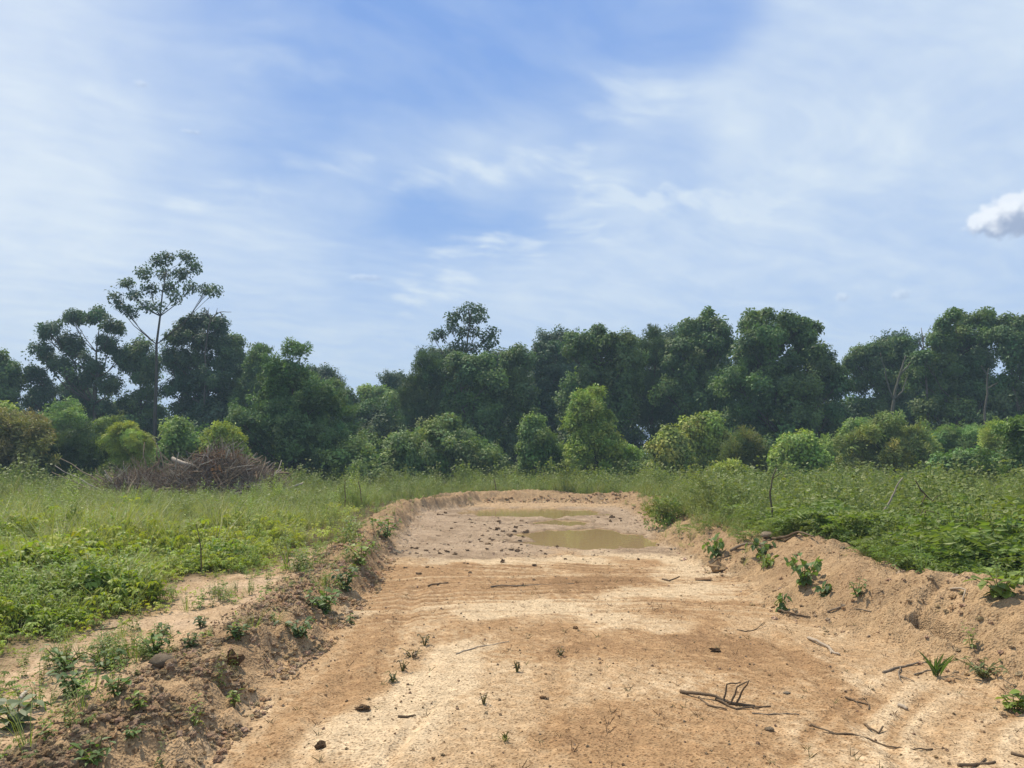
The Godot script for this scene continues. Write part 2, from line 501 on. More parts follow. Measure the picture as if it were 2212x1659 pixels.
func make_sky() -> Sky:
	nsky.seed = 11; nsky.frequency = 1.0; nsky.fractal_octaves = 5; nsky.fractal_gain = 0.52
	nsky2.seed = 23; nsky2.frequency = 1.0; nsky2.fractal_octaves = 3
	cover_grid.resize(80 * 40)
	var pts := []
	for c in COVER:
		var q := azel(c[0], c[1])
		pts.append([q.x, q.y, c[2]])
	for j in 40:
		for i in 80:
			var az := -60.0 + i * CG
			var el := j * CG
			var sw := 0.012
			var s := 0.012 * 0.55
			for p in pts:
				var w := exp(-(pow(az - p[0], 2) + pow((el - p[1]) * 1.25, 2)) / 9.0)
				sw += w; s += w * p[2]
			cover_grid[j * 80 + i] = s / sw
	for c in WISPS:
		var a := azel(c[0], c[1])
		var b := azel(c[2], c[3])
		wisps.append([a.x, a.y, b.x, b.y, c[4] * 0.0329, c[5]])
	for p in PUFFS:
		var q := azel(p[0], p[1])
		puffs.append(Vector4(q.x, q.y, p[2] * 0.0329, p[3] * 0.0329))
	var lo := Image.create_empty(1024, 512, false, Image.FORMAT_RGB8)
	lo.fill(Color(0.42, 0.46, 0.40).linear_to_srgb())
	for j in 258:
		for i in 1024:
			lo.set_pixel(i, j, sky_color(wrapf((i + 0.5) / 1024.0 * 360.0, -180.0, 180.0), maxf(0.0, 90.0 - (j + 0.5) / 512.0 * 180.0)).linear_to_srgb())
	lo.resize(4096, 2048, Image.INTERPOLATE_CUBIC)
	for j in range(560, 1024):
		for i in range(-488, 488):
			lo.set_pixel((i + 4096) % 4096, j, sky_color((i + 0.5) / 4096.0 * 360.0, 90.0 - (j + 0.5) / 2048.0 * 180.0).linear_to_srgb())
	var m := PanoramaSkyMaterial.new()
	m.panorama = ImageTexture.create_from_image(lo)
	var s := Sky.new()
	s.sky_material = m
	return s

# ------------------------------------------------------------------ materials
func noise(f: float, oct := 4, s := 1, type := FastNoiseLite.TYPE_SIMPLEX_SMOOTH) -> FastNoiseLite:
	var n := FastNoiseLite.new()
	n.noise_type = type
	n.frequency = f
	n.fractal_octaves = oct
	n.seed = s
	return n

func crust_images() -> Array:
	var a := noise(0.03, 4, 5).get_seamless_image(512, 512)
	var b := noise(0.11, 3, 8).get_seamless_image(512, 512)
	var cn := noise(0.05, 1, 3, FastNoiseLite.TYPE_CELLULAR)
	cn.fractal_type = FastNoiseLite.FRACTAL_NONE
	cn.cellular_return_type = FastNoiseLite.RETURN_DISTANCE2_SUB
	var c := cn.get_seamless_image(512, 512)
	for im in [a, b, c]: im.convert(Image.FORMAT_L8)
	var col := Image.create_empty(512, 512, false, Image.FORMAT_RGB8)
	var hgt := Image.create_empty(512, 512, false, Image.FORMAT_L8)
	var ad: PackedByteArray = a.get_data()
	var bd: PackedByteArray = b.get_data()
	var cd: PackedByteArray = c.get_data()
	for y in 512:
		for x in 512:
			var i := y * 512 + x
			var p := ad[i] / 255.0
			var q := bd[i] / 255.0
			var r := cd[i] / 255.0
			var crack := (1.0 - smoothstep(0.0, 0.10, r)) * smoothstep(0.45, 0.65, p)
			var fleck := smoothstep(0.66, 0.74, q)
			var g := 0.90 + 0.16 * (p - 0.5) + 0.20 * (q - 0.5) - 0.07 * crack - 0.26 * fleck
			col.set_pixel(x, y, Color(minf(g * 1.0, 1.0), clampf(g * (0.985 - 0.03 * fleck), 0, 1), clampf(g * (0.96 - 0.05 * fleck), 0, 1)))
			var hh := clampf(0.5 + 0.5 * (p - 0.5) + 0.55 * (q - 0.5) - 0.12 * crack + 0.2 * fleck, 0.0, 1.0)
			hgt.set_pixel(x, y, Color(hh, hh, hh))
	return [ImageTexture.create_from_image(col), ImageTexture.create_from_image(hgt)]

func mat(rough := 0.9, spec := 0.3) -> StandardMaterial3D:
	var m := StandardMaterial3D.new()
	m.vertex_color_use_as_albedo = true
	m.roughness = rough
	m.metallic_specular = spec
	return m

func materials() -> void:
	var im := crust_images()
	for k in ["soil", "bank"]:
		var m := mat(0.95, 0.2)
		m.albedo_texture = im[0]
		if k == "bank":
			m.uv1_triplanar = true
			m.uv1_world_triplanar = true
			m.uv1_scale = Vector3(0.9, 0.9, 0.9)
		m.heightmap_enabled = true
		m.heightmap_texture = im[1]
		m.heightmap_scale = 1.3 if k == "soil" else 2.6
		m.detail_enabled = true
		m.detail_albedo = im[0]
		m.detail_blend_mode = BaseMaterial3D.BLEND_MODE_MUL
		m.detail_uv_layer = BaseMaterial3D.DETAIL_UV_2
		M[k] = m
	var l := mat(0.5, 0.42)
	l.backlight_enabled = true
	l.backlight = Color(0.80, 0.86, 0.36).linear_to_srgb()
	M.leaf = l
	var t := mat(0.55, 0.4)
	t.backlight_enabled = true
	t.backlight = Color(0.62, 0.66, 0.34).linear_to_srgb()
	M.tree_leaf = t
	var bk := mat(0.9, 0.2)
	bk.albedo_texture = im[0]
	bk.uv1_triplanar = true
	bk.uv1_scale = Vector3(2.5, 1.2, 2.5)
	bk.heightmap_enabled = true
	bk.heightmap_texture = im[1]
	bk.heightmap_scale = 1.0
	M.bark = bk
	var sk := mat(0.85, 0.25)
	sk.albedo_texture = im[0]
	sk.uv1_triplanar = true
	sk.uv1_scale = Vector3(4, 4, 4)
	M.wood = sk
	var cm := mat(0.95, 0.2)
	cm.albedo_texture = im[0]
	cm.uv1_triplanar = true
	cm.uv1_scale = Vector3(5, 5, 5)
	cm.heightmap_enabled = true
	cm.heightmap_texture = im[1]
	cm.heightmap_scale = 0.8
	M.clod = cm
	var w := StandardMaterial3D.new()
	w.albedo_color = Color(0.345, 0.235, 0.11).linear_to_srgb()
	w.roughness = 0.04
	w.metallic_specular = 0.5
	var wn := NoiseTexture2D.new()
	wn.noise = noise(0.02, 2, 77)
	wn.seamless = true
	wn.width = 256; wn.height = 256
	w.heightmap_enabled = true
	w.heightmap_texture = wn
	w.heightmap_scale = 0.12
	w.uv1_triplanar = true
	w.uv1_world_triplanar = true
	w.uv1_scale = Vector3(0.8, 0.8, 0.8)
	M.water = w

# ------------------------------------------------------------------ plants and leaves
func rnd(a: float, b: float) -> float: return rng.randf_range(a, b)
func rdir() -> Vector3:
	var y := rnd(-1, 1)
	var a := rnd(0, TAU)
	var r := sqrt(1 - y * y)
	return Vector3(cos(a) * r, y, sin(a) * r)
func shade(c: Color, k: float) -> Color: return Color(c.r * k, c.g * k, c.b * k)
func vary(c: Color, k: float) -> Color:
	var b := rnd(1.0 - k, 1.0 + k)
	return Color(c.r * b * rnd(0.9, 1.12), c.g * b, c.b * b * rnd(0.85, 1.15))
func facing(up: Vector3, spin: float) -> Basis:
	up = up.normalized()
	var s := up.cross(Vector3(0.3, 0.1, 0.95) if absf(up.y) > 0.6 else Vector3.UP).normalized()
	var b := Basis(s, up, s.cross(up))
	return b * Basis(Vector3.UP, spin)

const WHITE := Color(1, 1, 1)
const STEM := Color(0.16, 0.15, 0.06)

func spray(kind: String) -> ArrayMesh:
	var b := MB.new()
	if kind == "broad":
		for i in 15:
			var y := rnd(-0.06, 0.30)
			var a := rnd(0, TAU)
			var out := Vector3(cos(a), rnd(-0.35, 0.55), sin(a)).normalized()
			b.leaf(Vector3(cos(a) * 0.06, y, sin(a) * 0.06) + out * rnd(0, 0.13), out, (Vector3.UP + rdir() * 0.5).normalized(), rnd(0.11, 0.165), rnd(0.075, 0.11), shade(WHITE, rnd(0.75, 1.2)), rnd(0.1, 0.4))
	elif kind == "fine":
		for i in 26:
			var y := rnd(-0.1, 0.38)
			var a := rnd(0, TAU)
			var out := Vector3(cos(a), rnd(-0.2, 0.9), sin(a)).normalized()
			b.leaf2(Vector3(cos(a) * 0.04, y, sin(a) * 0.04) + out * rnd(0, 0.12), out, (Vector3.UP + rdir() * 0.6).normalized(), rnd(0.11, 0.17), rnd(0.05, 0.075), shade(WHITE, rnd(0.75, 1.2)))
	elif kind == "cedar":
		for i in 34:
			var y := rnd(-0.05, 0.42)
			var a := rnd(0, TAU)
			var out := Vector3(cos(a), rnd(0.5, 1.4), sin(a)).normalized()
			b.leaf2(Vector3(0, y, 0) + out * rnd(0, 0.08), out, rdir(), rnd(0.08, 0.15), rnd(0.02, 0.032), shade(WHITE, rnd(0.7, 1.2)))
	else: # pinnate
		for i in 4:
			var a := TAU * i / 4 + rnd(-0.5, 0.5)
			var out := Vector3(cos(a), rnd(0.2, 0.7), sin(a)).normalized()
			for k in 6:
				var p := out * (0.08 + k * 0.07) + Vector3(0, -0.006 * k * k, 0)
				var side := out.cross(Vector3.UP).normalized()
				for s in [-1.0, 1.0]:
					b.leaf2(p, side * s + out * 0.35 + Vector3(0, -0.15, 0), Vector3.UP + rdir() * 0.25, rnd(0.10, 0.14), rnd(0.032, 0.045), shade(WHITE, rnd(0.8, 1.2)))
	return b.mesh()

func creeper_mesh() -> ArrayMesh:  # low weed with five-fingered drooping leaves
	var b := MB.new()
	for k in 6:
		var a := TAU * k / 6 + rnd(-0.4, 0.4)
		var h := rnd(0.09, 0.27)
		var foot := Vector3(cos(a), 0, sin(a)) * rnd(0.02, 0.09)
		var top := foot + Vector3(cos(a) * rnd(0.02, 0.09), h, sin(a) * rnd(0.02, 0.09))
		b.blade(foot, (top - foot).normalized(), Vector3(cos(a), 0, sin(a)), h * 1.05, 0.006, Color(0.7, 0.55, 0.4))
		var lead := rnd(0, TAU)
		var tone := rnd(0.75, 1.25)
		for f in 5:
			var g := lead + (f - 2) * 0.72
			b.leaf(top, Vector3(cos(g), rnd(-0.65, -0.05), sin(g)), Vector3.UP + rdir() * 0.3, rnd(0.06, 0.10) * (1.15 if f == 2 else 1.0), rnd(0.03, 0.045), Color(tone * rnd(0.9, 1.15), tone, tone * 0.9), 0.2)
	return b.mesh()

func herb_mesh(h: float, n: int, l: float, w: float) -> ArrayMesh:  # upright stem clothed in leaves
	var b := MB.new()
	for s in 3:
		var a := rnd(0, TAU)
		var foot := Vector3(cos(a), 0, sin(a)) * rnd(0, 0.09)
		var lean := Vector3(rnd(-0.2, 0.2), 1, rnd(-0.2, 0.2)).normalized()
		var hh := h * rnd(0.65, 1.05)
		b.blade(foot, lean, Vector3.RIGHT, hh * 1.1, 0.010, Color(0.7, 0.6, 0.45))
		for i in n:
			var t := (i + 1.0) / n
			var g := i * 2.4 + rnd(-0.4, 0.4) + s
			var out := Vector3(cos(g), lerpf(-0.2, 1.0, t * t) + rnd(-0.2, 0.3), sin(g))
			b.leaf(foot + lean * hh * (0.15 + 0.85 * t), out, Vector3.UP + rdir() * 0.3, l * rnd(0.7, 1.15) * (1.0 - 0.45 * t * t), w * rnd(0.8, 1.2) * (1.0 - 0.4 * t * t), shade(WHITE, rnd(0.8, 1.2) * lerpf(0.85, 1.1, t)), 0.25)
	return b.mesh()

func sumac_mesh() -> ArrayMesh:  # suckers with feathered leaves
	var b := MB.new()
	var h := rnd(0.3, 0.5)
	b.blade(Vector3.ZERO, Vector3.UP, Vector3.RIGHT, h, 0.012, Color(0.9, 0.7, 0.5))
	for k in 6:
		var a := k * 2.4 + rnd(-0.3, 0.3)
		var out := Vector3(cos(a), rnd(0.15, 0.9), sin(a)).normalized()
		var p0 := Vector3(0, h * rnd(0.45, 1.0), 0)
		var tone := rnd(0.8, 1.2)
		for i in 7:
			var p := p0 + out * (0.05 + i * 0.045) + Vector3(0, -0.004 * i * i, 0)
			var side := out.cross(Vector3.UP).normalized()
			for s in [-1.0, 1.0]:
				b.leaf2(p, side * s + out * 0.4 + Vector3(0, rnd(-0.7, 0.2), 0), Vector3.UP + rdir() * 0.9, rnd(0.075, 0.115), rnd(0.028, 0.042), shade(WHITE, tone * rnd(0.85, 1.15)))
	return b.mesh()

func grass_mesh(h: float, n: int) -> ArrayMesh:
	var b := MB.new()
	for i in n:
		var a := rnd(0, TAU)
		var o := Vector3(cos(a), 0, sin(a))
		var dry := rng.randf() < 0.12
		b.blade(o * rnd(0, 0.10), (Vector3.UP + o * rnd(0.05, 0.6)).normalized(), o, h * rnd(0.5, 1.1), rnd(0.006, 0.011), Color(2.2, 1.3, 1.6) if dry else shade(WHITE, rnd(0.75, 1.25)))
	return b.mesh()

func fleabane_mesh() -> ArrayMesh:  # tall stems with small white daisies
	var b := MB.new()
	for s in 3:
		var foot := Vector3(rnd(-0.1, 0.1), 0, rnd(-0.1, 0.1))
		var lean := Vector3(rnd(-0.2, 0.2), 1, rnd(-0.2, 0.2)).normalized()
		var hh := rnd(0.42, 0.68)
		b.blade(foot, lean, Vector3.RIGHT, hh, 0.009, WHITE)
		for i in 9:
			var g := i * 2.4
			b.leaf(foot + lean * hh * rnd(0.1, 0.8), Vector3(cos(g), rnd(0.0, 0.8), sin(g)), Vector3.UP, rnd(0.06, 0.11), rnd(0.016, 0.024), shade(WHITE, rnd(0.8, 1.2)))
		for i in 6:
			var g := rnd(0, TAU)
			var tip := foot + lean * hh * 0.97 + Vector3(cos(g) * rnd(0.01, 0.13), rnd(-0.05, 0.12), sin(g) * rnd(0.01, 0.13))
			b.tri(foot + lean * hh * 0.75, tip + Vector3(0.003, 0, 0), tip - Vector3(0.003, 0, 0), WHITE)
			var fx := (Vector3.UP + rdir() * 0.55).normalized()
			var sd := fx.cross(Vector3(0.3, 0.2, 0.9)).normalized()
			var bd := fx.cross(sd)
			var r := rnd(0.017, 0.027)
			for q in 6:
				var p := sd * cos(q * TAU / 6) + bd * sin(q * TAU / 6)
				var p2 := sd * cos((q + 1) * TAU / 6) + bd * sin((q + 1) * TAU / 6)
				b.tri(tip + fx * 0.002, tip + p * r, tip + p2 * r, Color(4.6, 3.5, 11.0))
				b.tri(tip + fx * 0.009, tip + p * r * 0.36 + fx * 0.004, tip + p2 * r * 0.36 + fx * 0.004, Color(3.6, 1.9, 0.8))
	return b.mesh()

const G_CREEPER := Color(0.43, 0.48, 0.06)
const G_HERB := Color(0.23, 0.33, 0.06)
const G_GRASS := Color(0.29, 0.32, 0.09)
const G_SUMAC := Color(0.21, 0.285, 0.06)
const G_FLEA := Color(0.225, 0.275, 0.08)

func put(lists: Dictionary, kind: String, x: float, d: float, s: float, col: Color) -> void:
	if x < 0.0 and d > 13.0 and d < 29.0 and x > -14.0:
		s *= 0.66
		if Vector2((x + 9.8) / 3.6, (d - 25.3) / 1.9).length() < 1.0: return
	if x > 0.0 and d < 26.0: s *= 0.84
	if kind == "fleabane": s *= 1.22
	if d > 26.0: s *= 0.85
	var patch := nlow.get_noise_2d(x * 1.1 - 60.0, d * 1.1) + 0.5 * nmid.get_noise_2d(x * 0.6, d * 0.6 - 30.0)
	s *= clampf(0.95 + 0.75 * patch, 0.5, 1.6)
	if kind == "creeper" and rng.randf() < 0.5: kind = "creeper2"
	elif kind == "herb":
		if rng.randf() < 0.4: kind = "herb2"
		elif d > 9.0 and rng.randf() < 0.13 + 0.4 * patch: kind = "tall"
	elif kind == "grass":
		if rng.randf() < 0.4: kind = "grass2"
		if rng.randf() < 0.3: col = col.lerp(Color(0.36, 0.32, 0.16), rnd(0.2, 0.9))
	var y := height(x, d) - 0.012
	var b := Basis.from_euler(Vector3(rnd(-0.15, 0.15), rnd(0, TAU), rnd(-0.15, 0.15))).scaled(Vector3(s, s * rnd(0.85, 1.15), s))
	if not lists.has(kind): lists[kind] = [[], []]
	lists[kind][0].append(Transform3D(b, Vector3(x, y, -d)))
	lists[kind][1].append(col)

func meadow() -> void:
	var lists := {}
	var d := 3.0
	while d < 47.0:
		var step := 0.25 if d < 14.0 else 0.5
		var half := 0.78 * d + 1.8
		var dens := lerpf(185.0, 62.0, smoothstep(6.0, 14.0, d))
		dens = lerpf(dens, 30.0, smoothstep(16.0, 32.0, d))
		for i in int(dens * half * 2.0 * step):
			var x := rnd(-half, half)
			var dd := d + rnd(0, step)
			var n := nlow.get_noise_2d(x * 0.8 + 200.0, dd * 0.8)
			var n2 := nmid.get_noise_2d(x * 0.35, dd * 0.35 + 60.0)
			var e := edges(x, dd)
			var k := rng.randf() + n * 0.5
			if x < 0.0 and dd < 25.0:
				var inside := table(VEG, dd) - x + n2 * 0.5 + n * 0.35
				if inside < 0.0:
					# thin growth on the bare strip and the bank
					var thin := lerpf(0.13, 0.42, smoothstep(-0.8, -0.05, inside)) * (1.0 if e.x > 0.55 else 0.75 if dd > 8.0 else 0.22)
					if e.x > 0.1 and rng.randf() < thin * (1.0 + 2.5 * n2) :
						put(lists, ["creeper", "grass", "herb", "herb"][rng.randi() % 4], x, dd, rnd(0.18, 0.5) * (1.0 if dd < 9.0 else 1.5), vary(G_HERB.lerp(Color(0.16, 0.15, 0.07), rng.randf() * 0.6), 0.25))
					continue
				if dd < 12.5 and n2 < -0.42 and inside < 1.6 and rng.randf() < 0.8: continue
				var grow := lerpf(0.4, 1.0, smoothstep(0.0, 1.3, inside))
				if inside < 1.1 and rng.randf() > 0.15 + inside * 0.8: continue
				if dd < 11.5 + n * 5.0:
					if k < 0.68: put(lists, "creeper", x, dd, grow * rnd(0.6, 1.15), vary(G_CREEPER.lerp(G_HERB, clampf(0.35 + n2, 0, 1)), 0.2))
					elif k < 0.92: put(lists, "grass", x, dd, grow * rnd(0.5, 0.9), vary(G_GRASS, 0.2))
					else: put(lists, "herb", x, dd, grow * rnd(0.5, 0.9), vary(G_HERB, 0.2))
				else:
					if k < 0.30 and dd < 19.0: put(lists, "creeper", x, dd, grow * rnd(0.9, 1.5), vary(G_CREEPER, 0.2))
					elif k < 0.50: put(lists, "herb", x, dd, grow * rnd(0.6, 1.0) * (1.0 + 0.35 * n2), vary(G_HERB.lerp(G_CREEPER, clampf(n2, 0, 1) * 0.5), 0.2))
					elif k < 0.86 or dd < 15.0: put(lists, "grass", x, dd, grow * rnd(0.8, 1.3), vary(G_GRASS, 0.18))
					else: put(lists, "fleabane", x, dd, grow * rnd(0.6, 0.95), vary(G_FLEA, 0.12))
			elif x >= 0.0 and dd < 25.0 and e.z < 0.0:
				var inside := e.y - 1.25 + n2 * 0.55 + n * 0.3
				if dd > 10.0: inside += 0.55
				if inside < 0.0:
					if e.y > 0.15 and rng.randf() < (0.012 + 0.10 * smoothstep(-0.5, 0.0, inside) if dd < 10.0 else 0.16): put(lists, ["creeper", "herb", "grass"][rng.randi() % 3], x, dd, rnd(0.3, 0.6), vary(G_SUMAC, 0.2))
					continue
				var grow := lerpf(0.5, 1.0, smoothstep(0.0, 0.8, inside))
				if dd < 12.5 + n * 4.0:
					if k < 0.38: put(lists, "sumac", x, dd, grow * rnd(0.75, 1.45), vary(G_SUMAC, 0.22))
					elif k < 0.70: put(lists, "herb", x, dd, grow * rnd(0.6, 1.2), vary(G_SUMAC, 0.2))
					elif k < 0.92: put(lists, "grass", x, dd, grow * rnd(0.7, 1.2), vary(G_GRASS, 0.2))
					else: put(lists, "fleabane", x, dd, grow * rnd(0.7, 1.0), vary(G_FLEA, 0.12))
				else:
					if k < 0.46: put(lists, "fleabane", x, dd, grow * rnd(0.75, 1.1), vary(G_FLEA, 0.12))
					elif k < 0.72: put(lists, "grass", x, dd, grow * rnd(0.8, 1.3), vary(G_GRASS, 0.2))
					else: put(lists, "herb", x, dd, grow * rnd(0.55, 0.95), vary(G_FLEA, 0.2))
			else:
				if e.z > -0.5 and e.z < 1.9 and e.x < 1.0 and e.y < 1.0: continue
				if k < 0.38: put(lists, "fleabane", x, dd, rnd(0.8, 1.25), vary(G_FLEA, 0.12))
				elif k < 0.7: put(lists, "grass", x, dd, rnd(0.9, 1.4), vary(G_GRASS, 0.2))
				else: put(lists, "herb", x, dd, rnd(0.6, 1.1), vary(G_HERB, 0.2))
		d += step
	var looks := {"creeper": ["low_weeds", creeper_mesh(), "low yellow-green five-leaved weeds covering the left of the track", "weeds"],
		"creeper2": ["low_weeds", creeper_mesh(), "ragged low weeds with drooping five-fingered leaves, mixed into the left growth", "weeds"],
		"herb2": ["leafy_herbs", herb_mesh(0.42, 9, 0.15, 0.06), "broad-leaved green herbs scattered between the narrow-leaved ones", "herbs"],
		"tall": ["tall_weeds", herb_mesh(0.95, 34, 0.11, 0.02), "tall narrow-leaved weed stalks standing above the meadow", "weeds"],
		"grass2": ["meadow_grass", grass_mesh(0.62, 14), "taller thin grass with pale seed stalks above the other growth", "grass"],
		"herb": ["leafy_herbs", herb_mesh(0.55, 13, 0.12, 0.036), "upright leafy green herbs growing through the meadow on both sides", "herbs"],
		"grass": ["meadow_grass", grass_mesh(0.46, 20), "tall thin grass of the meadow around the track", "grass"],
		"sumac": ["sumac_suckers", sumac_mesh(), "dense feathery-leaved suckers behind the right bank", "undergrowth"],
		"fleabane": ["white_wildflowers", fleabane_mesh(), "small white daisy-like wildflowers dotting the far meadow", "wildflowers"]}
	for kind in looks:
		if lists.has(kind):
			var o := scatter(looks[kind][0], looks[kind][1], M.leaf, lists[kind][0], lists[kind][1], self)
			tag(o, looks[kind][2], looks[kind][3])
			print(kind, " ", lists[kind][0].size())

# ------------------------------------------------------------------ trees
var sprays := {}
const BARK := Color(0.17, 0.145, 0.115)
var n_spray := 0

func tree(called: String, label: String, category: String, group: String, base_px: float, depth: float, lobes: Array, o := {}) -> Node3D:
	var p := sight(base_px, 1000, depth)
	p.y = height(p.x, depth) - 0.05
	var root := thing(called, p, label, category, group)
	var kind: String = o.get("leaf", "broad")
	var tint: Color = o.get("tint", Color(0.075, 0.125, 0.035))
	var dens: float = o.get("dens", 1.0)
	var fuller := 0.95 if called == "tall_tree" else 1.1
	var sub: int = o.get("sub", 1)
	var flat: float = o.get("deep", 0.55)
	if not sprays.has(kind): sprays[kind] = spray(kind)
	var lo := 1e9
	var hi := -1e9
	var top := Vector3(0, -1e9, 0)
	for i in range(0, lobes.size(), 3):
		lo = minf(lo, lobes[i] - lobes[i + 2]); hi = maxf(hi, lobes[i] + lobes[i + 2])
	var spread := clampf(px_m(hi - lo, depth) * 0.5 * flat, 0.25, 3.2)
	var ball := []   # centre (local), radius
	for i in range(0, lobes.size(), 3):
		for s in sub + 1:
			var z := rnd(-spread, spread) * (0.6 if s == 0 else 1.0)
			if s == 1: z = absf(z) * 0.8 + spread * 0.15
			var r: float = lobes[i + 2] * fuller
			var q := sight(lobes[i] + (rnd(-0.4, 0.4) * r if s else 0.0), lobes[i + 1] + (rnd(0.1, 0.6) * r if s else 0.0), depth + z) - p
			var rm := px_m(r, depth + z) * (0.95 if s else 1.0)
			var loose := px_m(hi - lo, depth) * (0.11 if depth < 37.0 and depth > 20.0 else 0.022 if called == "tree" else 0.0)
			q += Vector3(rnd(-1, 1), rnd(-1, 0.8), rnd(-1, 1)) * loose
			if called != "tall_tree": rm *= rnd(0.72, 1.15)
			q.y = maxf(q.y, rm * 0.4)
			ball.append([q, rm])
			if q.y + rm * 0.3 > top.y: top = q + Vector3(0, rm * 0.3, 0)
	# trunk and limbs
	var wood := MB.new()
	var bark: Color = o.get("bark", BARK)
	var tr: float = o.get("trunk", clampf(top.y * 0.016, 0.03, 0.17))
	var path := PackedVector3Array()
	if o.has("path"):
		for q in o.path: path.push_back(sight(q[0], q[1], depth) - p)
		path[0] = Vector3(path[0].x, -0.1, path[0].z)
	else:
		for k in 7:
			var t := k / 6.0
			path.push_back(Vector3(top.x * t * t + rnd(-0.12, 0.12) * t * tr * 10.0, -0.1 + (top.y + 0.1) * t * 0.93, top.z * t * t * 0.7 + rnd(-0.12, 0.12) * t * tr * 10.0))
	var rad := PackedFloat32Array()
	for k in path.size():
		var t := float(k) / (path.size() - 1)
		rad.push_back(tr * (1.25 if k == 0 else 1.0) * lerpf(1.0, 0.16, t))
	wood.tube(path, rad, 8, bark)
	for bl in ball:
		var c: Vector3 = bl[0]
		var r: float = bl[1]
		var best := 0
		var cost := 1e9
		for k in range(1, path.size()):
			var w := c - path[k]
			var lev := w.y - Vector2(w.x, w.z).length() * 0.7
			var q := w.length() + (5.0 * absf(lev) if lev < 0.0 else 0.4 * lev)
			if q < cost: cost = q; best = k
		var a := path[best]
		var mid := a.lerp(c, 0.5) + Vector3(rnd(-0.15, 0.15), -0.08 * (c - a).length() + rnd(-0.1, 0.1), rnd(-0.15, 0.15))
		var r0 := minf(rad[best] * 0.7, 0.012 + r * 0.05)
		wood.tube(PackedVector3Array([a, mid, c]), PackedFloat32Array([r0, r0 * 0.7, r0 * 0.3]), 5, bark)
		for k in int(o.get("twigs", 4)):
			var w := rdir()
			w.y = absf(w.y) * 0.8
			var e := c + w * r * rnd(0.6, 1.0)
			wood.tube(PackedVector3Array([mid.lerp(c, rnd(0.2, 1.0)), c.lerp(e, 0.5) + rdir() * r * 0.1, e]), PackedFloat32Array([r0 * 0.4, r0 * 0.25, 0.005]), 4, bark)
	part("trunk", wood.mesh(true), M.bark, root)
	# foliage
	var where := []
	var cols := []
	var size: float = o.get("size", 1.0) * (1.3 if depth > 36.0 else 1.12)
	var ragged: bool = depth < 37.0 and depth > 20.0 and kind != "cedar"
	for bl in ball:
		var c0: Vector3 = bl[0]
		var r0: float = bl[1]
		var lt0 := vary(tint, 0.16)
		for q0 in (2 if ragged or sub > 0 else 3):
			if ragged and rng.randf() < 0.2: continue
			var w0 := rdir()
			var c := c0 + Vector3(w0.x, w0.y * 0.9, w0.z) * r0 * rnd(0.5, 1.0)
			var r := r0 * rnd(0.30, 0.48)
			var lt := vary(lt0, 0.2)
			var n := int(dens * 24.0 * (r * r + 0.03) * 4.0 / (size * size))
			for k in n:
				var w := rdir()
				if w.y < -0.3 and rng.randf() < 0.6: w.y = -w.y
				var q := c + Vector3(w.x, w.y * 0.62, w.z) * r * pow(rnd(0.06, 1.0), 0.4) * rnd(0.85, 1.15)
				if q.y < 0.05: continue
				var up := (w * 0.9 + Vector3.UP * float(o.get("lift", 0.5)) + rdir() * 0.6)
				where.append(Transform3D(facing(up, rnd(0, TAU)).scaled(Vector3.ONE * size * rnd(0.7, 1.25)), q))
				cols.append(vary(lt, 0.2))
		# leafy branchlets that reach out of the mass and leave gaps between them
		var airy := 0.85 if sub == 0 else 1.0
		for k in int((6.0 + r0 * 11.0) * airy):
			var w := rdir()
			if w.y < -0.1: w.y = -w.y * 0.7
			var go := (w + Vector3.UP * 0.45 + rdir() * 0.25).normalized()
			var at := c0 + w * r0 * rnd(0.1, 0.5)
			var l := r0 * rnd(0.45, 1.15) * (rnd(0.8, 1.7) if ragged else 1.0) * minf(1.3, float(o.get("shoot", 1.0)))
			var lt := vary(lt0, 0.18)
			var t := l * 0.25
			while t < l:
				for m in (1 if sub == 0 or t > l * 0.75 else 2):
					where.append(Transform3D(facing(go + rdir() * 0.6, rnd(0, TAU)).scaled(Vector3.ONE * size * lerpf(1.05, 0.6, t / l)), at + go * t + rdir() * 0.09 * (1.0 - 0.6 * t / l)))
					cols.append(vary(lt, 0.16))
				t += 0.13
	n_spray += where.size()
	scatter("crown", sprays[kind], M.tree_leaf, where, cols, root)
	return root

const DARK := Color(0.080, 0.138, 0.054)
const MIDG := Color(0.128, 0.207, 0.060)
const LITE := Color(0.25, 0.36, 0.09)
const YELL := Color(0.36, 0.43, 0.08)
const OLIV := Color(0.215, 0.25, 0.075)
const CEDR := Color(0.105, 0.165, 0.065)
const RUST := Color(0.280, 0.147, 0.070)

